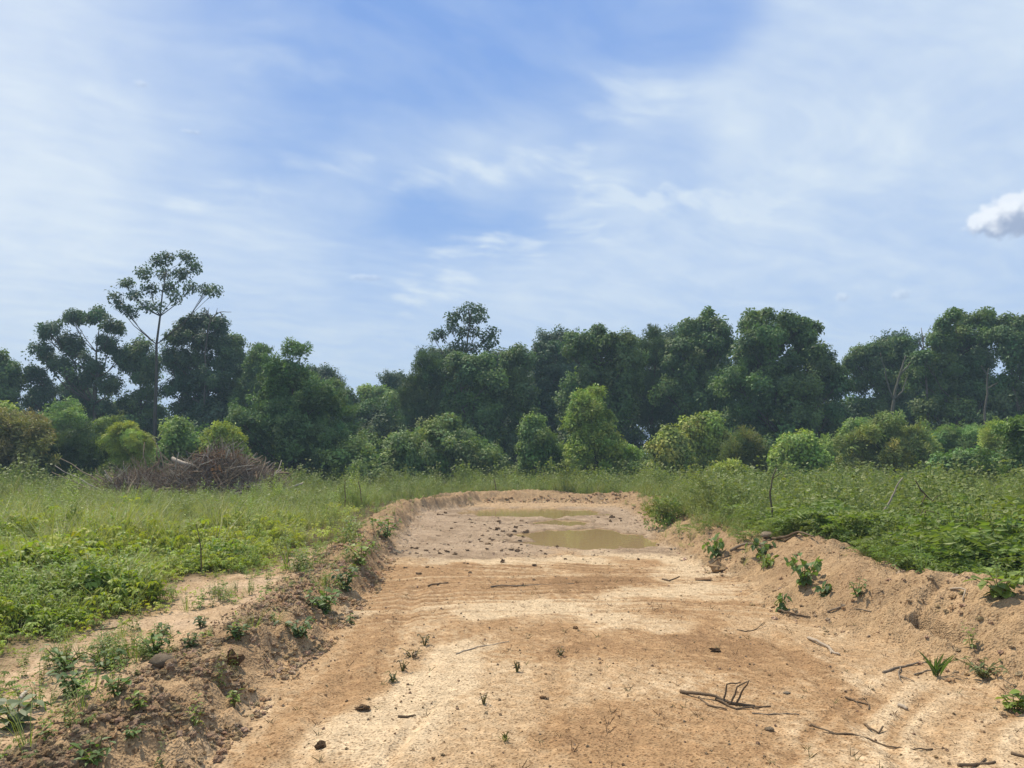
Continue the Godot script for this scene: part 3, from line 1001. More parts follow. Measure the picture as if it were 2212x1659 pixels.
func woods() -> void:
	var g := "trees along the back of the meadow"
	tree("tree", "tree cut by the left edge of the picture, behind the rusty bush", "tree", g, 0, 45, [0, 781, 18, 15, 804, 22, 0, 830, 30, 30, 832, 15, 11, 864, 24, -50, 800, 32, -70, 850, 36, -30, 890, 34, 12, 905, 24], {"tint": MIDG})
	tree("tree", "broad dark tree full of sky gaps, left of the tall thin tree", "tree", g, 205, 46, [110, 721, 20, 162, 691, 17, 208, 688, 22, 245, 713, 22, 227, 744, 26, 91, 766, 26, 151, 751, 28, 125, 800, 34, 75, 819, 26, 189, 800, 32, 253, 774, 22, 234, 838, 30, 170, 842, 36, 94, 852, 28, 227, 895, 38, 151, 887, 34, 75, 870, 24], {"tint": DARK, "dens": 0.6, "twigs": 6, "sub": 1, "shoot": 0.85, "size": 0.9})
	tree("tree", "lower tree between the broad dark tree and the tall thin trunk", "tree", g, 300, 47, [302, 762, 24, 322, 790, 20, 285, 792, 20, 310, 822, 22, 318, 857, 22, 285, 880, 26, 325, 900, 26, 300, 930, 28], {"tint": MIDG, "dens": 0.6})
	tree("tall_tree", "tallest tree, slender forked trunk with an airy open crown against the sky", "tree", g, 334, 44, [245, 649, 15, 272, 619, 15, 310, 596, 19, 340, 570, 15, 363, 562, 16, 397, 562, 19, 419, 580, 15, 393, 598, 19, 355, 600, 17, 325, 630, 14, 291, 645, 16, 277, 678, 14, 313, 668, 14, 338, 666, 12, 370, 626, 14, 412, 627, 15, 446, 634, 16, 463, 632, 10, 378, 645, 11, 262, 664, 11],
		{"path": [[334, 1000], [335, 900], [338, 819], [338, 744], [346, 683], [351, 630], [360, 585]], "tint": DARK, "dens": 0.62, "sub": 0, "shoot": 0.6, "twigs": 8, "trunk": 0.115, "deep": 0.5, "size": 0.95, "bark": Color(0.12, 0.105, 0.09)})
	tree("tree", "dense dark tree right of the tall trunk, with a bare dead limb at its top", "tree", g, 440, 46, [408, 706, 20, 438, 702, 20, 468, 713, 17, 389, 736, 24, 434, 744, 32, 476, 751, 24, 378, 781, 27, 427, 793, 38, 483, 793, 32, 397, 838, 36, 453, 838, 40, 415, 887, 40, 461, 887, 36, 390, 930, 36, 450, 940, 36], {"tint": DARK, "dens": 0.8})
	tree("tree", "narrow tree leaning against the dense dark tree on its right", "tree", g, 506, 47, [506, 744, 15, 506, 774, 22, 514, 811, 26, 502, 849, 30, 500, 900, 32, 510, 940, 30], {"tint": MIDG, "dens": 0.8})
	tree("tree", "small pointed tree left of the big light rounded tree", "tree", g, 556, 45, [559, 766, 12, 555, 793, 19, 548, 827, 26, 566, 838, 24, 545, 880, 34, 560, 930, 34], {"tint": MIDG, "leaf": "fine"})
	tree("round_tree", "big light rounded tree reaching the ground behind the brush pile", "tree", g, 625, 34, [623, 789, 18, 606, 800, 16, 650, 812, 22, 604, 825, 26, 642, 846, 38, 589, 864, 32, 684, 858, 24, 566, 906, 38, 623, 906, 46, 680, 906, 40, 706, 880, 22, 560, 951, 36, 612, 963, 46, 680, 963, 40, 529, 920, 24, 720, 950, 28, 640, 1000, 40, 570, 1000, 34, 700, 1000, 34], {"tint": Color(0.149, 0.245, 0.079), "leaf": "fine", "dens": 0.9})
	tree("tree", "pointed tree just right of the big light rounded tree", "tree", g, 722, 43, [716, 846, 13, 722, 872, 22, 735, 905, 28, 712, 910, 26, 730, 945, 30], {"tint": MIDG, "leaf": "fine"})
	tree("tree", "low bushy tree left of the dip in the skyline", "tree", g, 775, 46, [757, 867, 17, 752, 890, 22, 764, 923, 30, 785, 900, 28, 770, 955, 32], {"tint": MIDG})
	tree("tree", "low bushy tree in the dip of the skyline", "tree", g, 812, 47, [797, 853, 17, 827, 858, 17, 851, 867, 17, 812, 885, 28, 837, 897, 30, 820, 940, 32, 860, 900, 24, 860, 945, 30], {"tint": LITE})
	tree("cedar_tree", "feathery cedar at the left end of the long tree belt", "tree", g, 924, 43, [924, 778, 12, 915, 800, 18, 930, 808, 18, 940, 808, 20, 897, 833, 20, 924, 840, 32, 957, 832, 22, 882, 868, 22, 924, 885, 36, 900, 920, 34, 945, 930, 34], {"tint": CEDR, "leaf": "cedar", "dens": 1.3, "lift": 1.2})
	tree("tall_tree", "slim tree with a ragged airy top rising above the middle of the belt", "tree", g, 995, 46, [1014, 671, 12, 1034, 672, 10, 991, 682, 11, 974, 690, 8, 1017, 697, 16, 1038, 692, 10, 977, 715, 12, 951, 727, 9, 938, 732, 6, 997, 723, 14, 1027, 727, 13, 1047, 732, 8, 1062, 722, 8, 1066, 740, 5, 991, 750, 13, 1021, 757, 13, 1051, 750, 7, 977, 768, 14, 1004, 782, 18], {"tint": DARK, "dens": 0.5, "sub": 0, "shoot": 0.7, "twigs": 6, "path": [[1000, 1000], [1000, 900], [1003, 820], [1007, 760], [1012, 715], [1018, 675]], "trunk": 0.12, "deep": 0.5})
	tree("tree", "vine-draped tree under the slim ragged-topped tree", "tree", g, 1015, 42, [984, 783, 18, 1014, 793, 18, 1047, 790, 17, 1024, 823, 30, 984, 826, 25, 1057, 830, 25, 1027, 873, 36, 987, 880, 30, 1045, 915, 34, 990, 930, 34, 1020, 965, 32], {"tint": MIDG, "dens": 1.1})
	tree("tree", "rounded tree with drooping top between the vine-draped tree and the dark clumps", "tree", g, 1115, 43, [1121, 767, 17, 1101, 785, 17, 1134, 785, 16, 1111, 823, 28, 1087, 857, 32, 1131, 863, 32, 1080, 905, 34, 1130, 915, 34, 1100, 960, 32], {"tint": MIDG, "dens": 1.1})
	tree("tree", "tree showing only two small dark clumps above the belt", "tree", g, 1185, 48, [1167, 757, 9, 1197, 753, 9, 1181, 775, 14, 1157, 787, 17, 1187, 807, 28, 1170, 850, 32, 1195, 900, 34], {"tint": DARK, "dens": 0.8})
	tree("tree", "large domed tree behind the pointed light sapling", "tree", g, 1295, 42, [1237, 745, 13, 1231, 762, 13, 1291, 723, 14, 1267, 739, 16, 1324, 740, 16, 1352, 746, 20, 1304, 762, 30, 1267, 780, 30, 1354, 780, 30, 1277, 823, 38, 1337, 830, 40, 1254, 857, 34, 1304, 883, 38, 1240, 905, 32, 1340, 900, 36, 1290, 950, 34], {"tint": MIDG, "dens": 1.05})
	tree("cedar_tree", "narrow cedar whose spiky tip pokes up beside the domed tree", "tree", g, 1410, 45, [1410, 722, 4, 1409, 736, 8, 1421, 757, 17, 1391, 760, 17, 1401, 797, 30, 1387, 840, 35, 1420, 850, 34, 1400, 900, 36], {"tint": CEDR, "leaf": "cedar", "dens": 1.3, "lift": 1.2})
	tree("tree", "tall tree with a thin upright sprig above its crown, left of the largest dome", "tree", g, 1515, 43, [1528, 684, 6, 1519, 704, 11, 1546, 713, 17, 1489, 713, 15, 1560, 720, 12, 1510, 743, 30, 1553, 757, 26, 1475, 757, 26, 1510, 796, 36, 1482, 832, 34, 1540, 840, 34, 1450, 790, 20, 1450, 860, 30, 1510, 890, 38], {"tint": MIDG, "dens": 0.95})
	tree("tree", "largest domed tree on the right of the belt, dark beneath", "tree", g, 1700, 40, [1631, 688, 8, 1652, 684, 8, 1617, 706, 15, 1645, 709, 18, 1695, 695, 16, 1716, 702, 14, 1738, 709, 12, 1757, 709, 6, 1702, 725, 24, 1738, 734, 18, 1617, 741, 30, 1670, 745, 34, 1731, 759, 30, 1766, 764, 19, 1780, 780, 16, 1635, 789, 38, 1696, 803, 42, 1770, 806, 34, 1802, 803, 16, 1599, 839, 38, 1670, 846, 44, 1741, 853, 44, 1795, 846, 30, 1816, 834, 13, 1640, 900, 42, 1724, 910, 44, 1788, 903, 36, 1812, 940, 26, 1600, 910, 34], {"tint": MIDG, "dens": 1.0})
	tree("tree", "rounded tree right of the notch in the skyline", "tree", g, 1900, 45, [1859, 770, 15, 1884, 763, 16, 1908, 763, 14, 1933, 752, 14, 1949, 748, 11, 1848, 789, 18, 1887, 793, 26, 1930, 778, 26, 1962, 775, 20, 1866, 832, 26, 1919, 825, 34, 1852, 885, 24, 1887, 892, 30, 1940, 870, 32, 1930, 920, 32], {"tint": MIDG, "dens": 0.9})
	tree("tree", "tall full tree near the right edge with a rounded two-humped top", "tree", g, 2070, 41, [2061, 688, 10, 2040, 713, 15, 2086, 699, 18, 2122, 688, 15, 2139, 706, 17, 2026, 743, 23, 2072, 736, 32, 2125, 739, 30, 2001, 778, 23, 2044, 789, 36, 2100, 789, 34, 1983, 817, 24, 2029, 839, 36, 2085, 839, 36, 2008, 892, 36, 2072, 896, 36, 2130, 860, 34], {"tint": MIDG, "dens": 0.95})
	tree("tree", "tree running out of the picture at the right edge", "tree", g, 2205, 40, [2179, 699, 14, 2204, 707, 17, 2168, 732, 18, 2203, 743, 26, 2175, 775, 26, 2207, 803, 32, 2171, 832, 24, 2161, 874, 28, 2186, 910, 36, 2240, 740, 30, 2250, 800, 40, 2240, 870, 40, 2270, 770, 30, 2230, 930, 36], {"tint": MIDG, "dens": 0.95})
	# undergrowth that closes the belt near the ground
	var proto := []
	for k in 4:
		proto.append(tree("understory_shrub", "", "shrub", "dark undergrowth shrubs beneath the trees", 1106, 46, [1070, 960, 40, 1140, 965, 38, 1100, 925, 36, 1075, 1000, 36, 1135, 1000, 36, 1110, 975, 40], {"tint": DARK.lerp(MIDG, 0.25 * k), "dens": 0.9, "size": 1.1, "twigs": 2}))
	var n := 0
	for row in 2:
		for i in 17:
			var o: Node3D = proto[(i + row) % 4]
			if n >= 4:
				o = o.duplicate()
				o.name = numbered("understory_shrub")
				add_child(o)
			n += 1
			var x := -36.0 + i * 4.5 + row * 2.0 + rnd(-0.7, 0.7)
			var d := 45.5 + row * 4.0 + rnd(-1, 1)
			o.position = Vector3(x, height(x, d), -d)
			o.rotation.y = rnd(0, TAU)
			o.scale = Vector3.ONE * rnd(0.9, 1.25)
			o.set_meta("label", "dark green undergrowth shrub half hidden beneath the tree belt")
	var back := tree("tree", "", "tree", "trees half hidden behind the belt", 1106, 54, [1106, 830, 30, 1080, 850, 30, 1135, 855, 30, 1106, 880, 40, 1070, 900, 36, 1145, 905, 36, 1106, 940, 40], {"tint": DARK, "dens": 0.8})
	var xs := [-44.0, -38.0, -31.0, -14.5, -8.5, -4.5, -0.5, 3.5, 7.5, 11.5, 15.0, 19.0, 28.5, 33.5, 38.0]
	for i in xs.size():
		var o := back
		if i:
			o = back.duplicate()
			o.name = numbered("tree")
			add_child(o)
		var d := 54.0 + rnd(-2, 4)
		o.position = Vector3(xs[i], 0.05, -d)
		o.rotation.y = rnd(0, TAU)
		o.scale = Vector3.ONE * (rnd(1.15, 1.32) if xs[i] > -6.0 else rnd(0.9, 1.05))
		o.set_meta("label", "background tree half hidden behind the front of the belt")

func shrubs() -> void:
	var g := "shrubs and saplings in front of the trees"
	tree("bush", "rusty brown-leaved bush at the left edge", "shrub", g, 25, 29, [40, 930, 30, 5, 950, 34, 70, 965, 28, 20, 1000, 36, 75, 1005, 28, -40, 960, 40, -35, 1010, 36], {"tint": RUST.lerp(LITE, 0.45), "leaf": "fine", "dens": 0.9})
	tree("sapling", "thin yellow-green sapling above the rusty bush", "sapling", g, 15, 31, [15, 895, 14, 5, 915, 16, 30, 915, 10], {"tint": YELL, "dens": 0.8})
	tree("cedar_shrub", "dark green cedar shrub left of the brush pile", "shrub", g, 168, 30, [168, 945, 22, 140, 968, 24, 195, 970, 24, 160, 990, 34, 130, 1010, 28, 200, 1012, 30, 165, 1030, 34], {"tint": CEDR, "leaf": "cedar", "dens": 1.5, "lift": 1.3})
	tree("bush", "light green bush behind the dark cedar shrub", "shrub", g, 140, 36, [140, 905, 20, 115, 930, 24, 165, 925, 20, 90, 945, 26, 210, 950, 22], {"tint": LITE, "leaf": "fine"})
	tree("sapling", "bright layered sapling left of the brush pile", "sapling", g, 275, 30, [285, 928, 10, 262, 938, 12, 300, 945, 13, 250, 958, 13, 280, 962, 18, 312, 964, 11, 262, 985, 18, 300, 985, 16, 280, 1005, 16], {"tint": YELL, "dens": 0.75, "leaf": "pinnate", "size": 0.8})
	tree("bush", "light green bush behind the left end of the brush pile", "shrub", g, 390, 32, [390, 930, 16, 372, 950, 18, 405, 950, 18, 385, 970, 24, 420, 975, 20, 365, 985, 20], {"tint": LITE})
	tree("bush", "low yellow-green bush behind the top of the brush pile", "shrub", g, 475, 31, [455, 955, 16, 485, 950, 16, 505, 965, 16, 470, 980, 20, 500, 990, 20], {"tint": YELL, "leaf": "fine"})
	tree("bush", "wide rounded bush left of the track's far end", "shrub", g, 930, 33, [880, 955, 20, 915, 945, 20, 960, 942, 20, 990, 955, 20, 1020, 975, 20, 860, 985, 28, 905, 985, 30, 950, 980, 32, 1000, 990, 28, 1040, 1000, 20, 835, 1000, 20, 880, 1015, 26, 930, 1015, 28, 985, 1015, 26], {"tint": Color(0.201, 0.289, 0.088), "dens": 1.0})
	tree("bush", "small bush between the light rounded tree and the wide bush", "shrub", g, 795, 34, [790, 970, 20, 770, 990, 22, 810, 985, 20, 750, 1010, 22, 795, 1010, 24], {"tint": MIDG})
	tree("sapling", "twin-stemmed leafy sapling behind the far earth mound", "sapling", g, 1158, 33, [1152, 918, 11, 1142, 935, 13, 1165, 938, 12, 1150, 958, 18, 1175, 962, 16, 1130, 972, 14, 1190, 980, 16, 1155, 990, 22, 1185, 1008, 18, 1135, 1008, 18], {"tint": Color(0.21, 0.32, 0.09), "leaf": "broad", "dens": 0.55, "deep": 0.4, "size": 0.9})
	tree("sapling", "tall pointed light green sapling in front of the domed tree", "sapling", g, 1285, 32, [1262, 862, 9, 1278, 872, 10, 1266, 885, 14, 1255, 905, 16, 1285, 905, 18, 1270, 935, 24, 1300, 940, 20, 1245, 950, 18, 1250, 980, 22, 1290, 975, 28, 1325, 965, 18, 1340, 985, 16, 1260, 1005, 22, 1305, 1005, 24], {"tint": LITE.lerp(YELL, 0.6), "leaf": "fine", "dens": 0.9})
	tree("sapling", "orange-green sapling left of the tall yellow-green one", "sapling", g, 1450, 31, [1452, 950, 11, 1435, 968, 13, 1465, 968, 14, 1415, 982, 13, 1450, 992, 20, 1480, 1000, 16, 1430, 1008, 16, 1465, 1022, 18], {"tint": Color(0.33, 0.38, 0.085), "dens": 0.8})
	tree("sapling", "tall yellow-green sapling standing before the dark dome", "sapling", g, 1515, 33, [1520, 908, 12, 1500, 925, 14, 1535, 925, 14, 1548, 940, 10, 1512, 950, 20, 1540, 962, 16, 1495, 968, 18, 1520, 990, 22, 1500, 1010, 22, 1540, 1005, 18], {"tint": YELL, "dens": 0.8})
	tree("cedar_shrub", "brownish olive cedar shrub left of the bright sapling", "shrub", g, 1620, 31, [1618, 950, 8, 1612, 968, 14, 1635, 968, 12, 1600, 985, 18, 1640, 985, 20, 1660, 995, 16, 1585, 1005, 20, 1620, 1010, 24, 1655, 1015, 22], {"tint": OLIV, "leaf": "cedar", "dens": 1.4, "lift": 1.2})
	tree("sapling", "bright yellow-green sapling standing alone in front of the dark trees", "sapling", g, 1722, 29, [1712, 955, 10, 1738, 955, 10, 1695, 970, 11, 1722, 972, 15, 1748, 975, 12, 1690, 995, 12, 1715, 1000, 18, 1745, 1000, 16, 1768, 1002, 8, 1700, 1022, 14, 1735, 1025, 18], {"tint": Color(0.298, 0.420, 0.079), "dens": 0.8})
	tree("bush", "big yellow-brown bush under the rounded tree right of the notch", "shrub", g, 1930, 31, [1935, 935, 16, 1905, 948, 18, 1960, 945, 18, 1880, 960, 20, 1925, 965, 28, 1975, 965, 22, 1995, 985, 18, 1860, 985, 22, 1905, 995, 30, 1955, 995, 28, 1845, 1010, 18, 1990, 1010, 20, 1925, 1015, 24], {"tint": Color(0.28, 0.33, 0.085), "leaf": "fine", "dens": 0.95})
	tree("bush", "light green bush left of the big yellow-brown bush", "shrub", g, 1860, 35, [1850, 930, 16, 1875, 930, 14, 1845, 955, 18, 1875, 960, 18, 1855, 985, 20], {"tint": LITE})
	tree("bush", "feathery spreading green bush beneath the tall right-hand tree", "shrub", g, 2085, 33, [2050, 955, 18, 2090, 948, 18, 2125, 950, 18, 2030, 975, 20, 2070, 978, 24, 2115, 975, 24, 2150, 965, 18, 2045, 1000, 22, 2095, 1000, 24], {"tint": Color(0.175, 0.289, 0.070), "leaf": "pinnate", "dens": 0.9})
	tree("bush", "low dark glossy-leaved bush in front of the feathery bush", "shrub", g, 2110, 26, [2060, 1005, 18, 2095, 995, 18, 2130, 998, 18, 2155, 1010, 18, 2045, 1020, 18, 2085, 1022, 24, 2130, 1025, 24, 2165, 1032, 18], {"tint": Color(0.131, 0.236, 0.061), "dens": 1.1})
	tree("sapling", "yellow-green sapling between the feathery bush and the right edge", "sapling", g, 2165, 30, [2155, 935, 12, 2180, 945, 14, 2145, 955, 12, 2170, 970, 18, 2195, 975, 16, 2160, 995, 16], {"tint": YELL, "leaf": "pinnate", "dens": 0.8})
	tree("bush", "dark leafy bush cut by the right edge", "shrub", g, 2215, 24, [2205, 935, 20, 2225, 960, 26, 2200, 985, 18, 2220, 1010, 28, 2205, 1040, 20, 2230, 1060, 28, 2250, 1000, 30], {"tint": Color(0.149, 0.236, 0.061), "leaf": "fine"})
	tree("bush", "small yellow weed bush at the meadow edge left of the olive cedar", "shrub", g, 1570, 28, [1560, 1030, 10, 1580, 1028, 11, 1570, 1042, 13, 1592, 1042, 10], {"tint": YELL, "leaf": "fine", "dens": 0.9})
	tree("bush", "leafy green bush on the right bank beside the large puddle", "shrub", g, 1435, 15.5, [1425, 1098, 11, 1445, 1100, 12, 1412, 1112, 12, 1438, 1116, 15, 1458, 1120, 9, 1425, 1130, 10], {"tint": Color(0.26, 0.34, 0.08), "leaf": "fine", "dens": 0.16, "size": 0.5, "deep": 0.9, "sub": 0, "shoot": 2.4})

# ------------------------------------------------------------------ lumps, sticks, single weeds
func lump_mesh(sd: float, flatness: float) -> ArrayMesh:
	var st := SurfaceTool.new()
	st.begin(Mesh.PRIMITIVE_TRIANGLES)
	st.set_smooth_group(-1 if sd < 60.0 else 0)
	var grid := []
	for j in 7:
		var row := []
		for i in 10:
			var a := TAU * i / 10
			var p := PI * j / 6
			var v := Vector3(cos(a) * sin(p), cos(p), sin(a) * sin(p))
			var r := 0.5 * (1.0 + (0.55 if sd < 60.0 else 0.32) * nmid.get_noise_3d(v.x * 0.6 + sd, v.y * 0.6, v.z * 0.6) + (0.85 if sd < 60.0 else 0.3) * nfine.get_noise_3d(v.x * 0.22 + sd, v.y * 0.22, v.z * 0.22))
			row.append(v * r * Vector3(1, flatness, 1))
		grid.append(row)
	for j in 6:
		for i in 10:
			var i2 := (i + 1) % 10
			for q in [grid[j][i], grid[j + 1][i2], grid[j + 1][i], grid[j][i], grid[j][i2], grid[j + 1][i2]]:
				st.set_color(WHITE)
				st.add_vertex(q)
	st.generate_normals()
	return st.commit()

func tinted(base: StandardMaterial3D, c: Color) -> StandardMaterial3D:
	var m: StandardMaterial3D = base.duplicate()
	m.albedo_color = c.linear_to_srgb()
	return m

func crumbs() -> void:
	var lumps := [lump_mesh(1.0, 0.75), lump_mesh(7.0, 0.6), lump_mesh(13.0, 0.85)]
	var names := ["soil_crumbs", "soil_clods", "loose_gravel"]
	var labels := ["small crumbs of brown soil strewn on the banks and the track", "crumbly brown soil clods heaped along the earth banks", "tiny dark pebbles and grit lying on the clay track"]
	var w := [[], [], []]
	var c := [[], [], []]
	for i in 52000:
		var d := 3.2 + 21.0 * pow(rng.randf(), 1.6)
		var x := rnd(-4.2, 5.6)
		if i % 2:
			d = 3.1 + 9.0 * pow(rng.randf(), 1.4)
			x = table(LT, d) - rnd(-0.15, 0.95)
		if absf(x) > 0.75 * d + 1.0: continue
		var e := edges(x, d)
		var u := maxf(e.x, maxf(e.y, e.z))
		var n := nmid.get_noise_2d(x * 0.6 + 90.0, d * 0.6)
		var k := 0
		var s := 0.0
		if u > -0.12 and u < 0.75 and u == e.x:
			if rng.randf() > 0.5 + n * 1.6: continue
			k = rng.randi() % 2
			s = 0.010 + 0.042 * pow(rng.randf(), 3.0)
		elif u > -0.2 and u < 1.5 and u == e.y:
			if rng.randf() > 0.5 + n * 1.2: continue
			k = rng.randi() % 2
			s = 0.010 + 0.045 * pow(rng.randf(), 3.5)
		elif u > -0.1 and u < 2.0 and u == e.z:
			k = 1
			s = 0.03 + 0.07 * pow(rng.randf(), 2.0)
		elif u < 0.0 and d > 11.5:
			if rng.randf() > 0.22 + n * 0.8 or height(x, d) < -0.02: continue
			s = 0.010 + 0.024 * pow(rng.randf(), 2.0)
		else:
			k = 2
			if rng.randf() > 0.26 + n * 0.3 or u > 3.0: continue
			s = 0.006 + 0.016 * pow(rng.randf(), 3.0)
		w[k].append(Transform3D(Basis.from_euler(Vector3(rnd(-0.4, 0.4), rnd(0, TAU), rnd(-0.4, 0.4))).scaled(Vector3.ONE * s), Vector3(x, height(x, d) + s * 0.12, -d)))
		c[k].append(vary(ground_color(x, d, 0.0).lerp(BANKC, 0.25) if k < 2 else BANKD.lerp(GREY, rng.randf() * 0.4), 0.22))
	for k in 3:
		tag(scatter(names[k], lumps[k], M.clod, w[k], c[k], self), labels[k], ["crumbs", "clods", "gravel"][k])
	# withered bits of stalk and leaf on the bare clay
	var b := MB.new()
	for k in 3:
		var a := rnd(0, TAU)
		b.blade(Vector3(cos(a) * 0.01, 0, sin(a) * 0.01), Vector3(cos(a) * 0.7, rnd(0.1, 1.0), sin(a) * 0.7).normalized(), rdir(), rnd(0.03, 0.075), 0.005, shade(WHITE, rnd(0.7, 1.3)))
	b.blade(Vector3(-0.05, 0.004, 0), Vector3.RIGHT, Vector3.UP * 0.2, 0.10, 0.005, WHITE)
	var tw := []
	var tc := []
	for i in 2600:
		var d := 3.3 + 19.0 * pow(rng.randf(), 1.5)
		var x := rnd(-4.0, 5.0)
		var e := edges(x, d)
		if maxf(e.x, e.y) > 1.6 or e.z > 0.0 or height(x, d) < -0.03: continue
		if rng.randf() > 0.5 + nmid.get_noise_2d(x * 0.7, d * 0.7 + 30.0): continue
		var s := rnd(0.35, 1.1)
		tw.append(Transform3D(Basis.from_euler(Vector3(rnd(-0.2, 0.2), rnd(0, TAU), rnd(-0.2, 0.2))).scaled(Vector3.ONE * s), Vector3(x, height(x, d) - 0.002, -d)))
		tc.append(vary(Color(0.16, 0.105, 0.06).lerp(Color(0.13, 0.16, 0.06), 0.7 if rng.randf() < 0.25 else 0.0), 0.3))
	tag(scatter("withered_stalks", b.mesh(), M.wood, tw, tc, self), "withered bits of stalk scattered over the bare clay", "plant debris")

func clods() -> void:
	var meshes := [lump_mesh(21.0, 0.7), lump_mesh(33.0, 0.55), lump_mesh(45.0, 0.8), lump_mesh(57.0, 0.6)]
	var mats := [tinted(M.clod, Color(0.24, 0.165, 0.105)), tinted(M.clod, Color(0.33, 0.235, 0.15)), tinted(M.clod, Color(0.19, 0.13, 0.085))]
	# clusters: centre x, distance, spread x, spread d, how many, size
	for q in [[-0.25, 14.6, 0.35, 1.5, 46, 0.085], [-0.2, 12.6, 0.9, 0.35, 26, 0.06], [-1.3, 12.3, 0.5, 0.2, 16, 0.055], [0.15, 17.0, 0.5, 1.2, 22, 0.09], [2.5, 17.8, 0.3, 0.7, 12, 0.10], [-1.3, 16.0, 0.7, 2.0, 14, 0.07], [-1.7, 19.8, 0.3, 0.6, 6, 0.12], [1.2, 11.9, 1.0, 0.3, 14, 0.05], [-0.9, 10.5, 0.6, 0.4, 14, 0.06]]:
		for i in int(q[4] * 0.7):
			var x: float = q[0] + rng.randfn(0, 1) * q[2]
			var d: float = q[1] + rng.randfn(0, 1) * q[3]
			var h := height(x, d)
			if h < -0.045: continue
			var s: float = q[5] * rnd(0.3, 0.95)
			var o := part("mud_clod", meshes[rng.randi() % 4], mats[rng.randi() % 3], self, Transform3D(Basis.from_euler(Vector3(rnd(-0.3, 0.3), rnd(0, TAU), rnd(-0.3, 0.3))).scaled(Vector3(s * rnd(0.9, 1.8), s, s)), Vector3(x, h + s * 0.14, -d)))
			tag(o, "dark lump of mud scattered on the clay and mud round the puddles", "mud clod", "dark mud clods around the puddles")
	var round := [lump_mesh(61.0, 0.75), lump_mesh(67.0, 0.6), lump_mesh(73.0, 0.8), lump_mesh(83.0, 0.6)]
	var one := func(called: String, px: float, py: float, s: Vector3, m: int, c: Color, label: String, cat: String) -> void:
		var p := on_ground(px, py)
		var o := part(called, (round if called == "stone" else meshes)[m], tinted(M.clod, c), self, Transform3D(Basis(Vector3.UP, rnd(0, TAU)).scaled(s), p + Vector3(0, s.y * 0.2, 0)))
		tag(o, label, cat)
	one.call("stone", 350, 1441, Vector3(0.16, 0.10, 0.12), 2, Color(0.34, 0.275, 0.20), "rounded brown stone lying among weeds on the bare left strip", "stone")
	one.call("stone", 276, 1300, Vector3(0.12, 0.11, 0.10), 0, Color(0.33, 0.28, 0.22), "pale grey stone at the edge of the left weeds", "stone")
	one.call("mud_clod", 693, 1616, Vector3(0.055, 0.06, 0.05), 3, Color(0.17, 0.11, 0.065), "single dark cube-like clod in the left wheel rut, nearest the camera", "mud clod")
	one.call("stone", 1172, 1508, Vector3(0.045, 0.032, 0.035), 1, Color(0.40, 0.25, 0.14), "small orange-brown stone in the middle of the clay track", "stone")
	one.call("stone", 1699, 1499, Vector3(0.05, 0.03, 0.035), 1, Color(0.55, 0.46, 0.34), "small pale stone right of the forked twig", "stone")
	one.call("stone", 1662, 1578, Vector3(0.055, 0.035, 0.04), 0, Color(0.42, 0.33, 0.23), "small flat grey stone below the forked twig", "stone")
	one.call("mud_clod", 1550, 1236, Vector3(0.24, 0.16, 0.18), 2, Color(0.5, 0.35, 0.2), "big rounded earth clod at the foot of the right bank", "mud clod")
	one.call("mud_clod", 1520, 1254, Vector3(0.22, 0.05, 0.13), 3, Color(0.40, 0.26, 0.15), "flat orange lump of clay on the pale ground below the right bank", "mud clod")
	one.call("stone", 1659, 1160, Vector3(0.20, 0.13, 0.15), 0, Color(0.42, 0.34, 0.26), "pale stone on top of the right bank beside the thin leaning stem", "stone")
	one.call("mud_clod", 501, 1435, Vector3(0.13, 0.11, 0.11), 2, Color(0.22, 0.14, 0.08), "dark earth clod on the lip of the left bank", "mud clod")
	one.call("mud_clod", 1243, 1359, Vector3(0.045, 0.04, 0.04), 0, Color(0.24, 0.15, 0.08), "small brown clod beside the pale arc on the track", "mud clod")
	one.call("mud_clod", 785, 1535, Vector3(0.10, 0.05, 0.07), 1, Color(0.26, 0.17, 0.10), "low brown mud lump on the left wheel track beside the pale streak", "mud clod")
	one.call("mud_clod", 1545, 1407, Vector3(0.09, 0.05, 0.05), 3, Color(0.17, 0.11, 0.065), "dark broken lump on the orange clay right of the centre", "mud clod")

func wood_part(called: String, pts: PackedVector3Array, r0: float, r1: float, col: Color, root: Node3D) -> void:
	# extra points with a little crookedness
	var fine := PackedVector3Array()
	for i in pts.size() - 1:
		for k in 3:
			var t := k / 3.0
			fine.push_back(pts[i].lerp(pts[i + 1], t) + (rdir() * (pts[i + 1] - pts[i]).length() * 0.035 if k else Vector3.ZERO))
	fine.push_back(pts[-1])
	var rad := PackedFloat32Array()
	for i in fine.size(): rad.push_back(lerpf(r0, r1, float(i) / (fine.size() - 1)))
	var b := MB.new()
	b.tube(fine, rad, 7, col)
	part(called, b.mesh(true), M.wood, root)

# lies on the ground along points of the photograph; each point may carry a height above the ground
func stick(called: String, label: String, cat: String, pts: Array, r0: float, r1: float, col: Color, twigs := []) -> void:
	var first := on_ground(pts[0][0], pts[0][1])
	var root := thing(called, first, label, cat)
	var v := PackedVector3Array()
	for q in pts:
		var p := on_ground(q[0], q[1])
		v.push_back(p - first + Vector3(0, r0 * 0.7 + (q[2] if q.size() > 2 else 0.0), 0))
	wood_part("stem", v, r0, r1, col, root)
	for t in twigs:
		var w := PackedVector3Array()
		for q in t:
			if q.size() > 2:  # upright: at the distance of the twig's foot
				var foot := on_ground(t[0][0], t[0][1])
				w.push_back(sight(q[0], q[1], -foot.z + q[2]) - first)
			else:
				w.push_back(on_ground(q[0], q[1]) - first + Vector3(0, r0 * 0.5, 0))
		wood_part("twig", w, r0 * 0.6, r1 * 0.6, col, root)

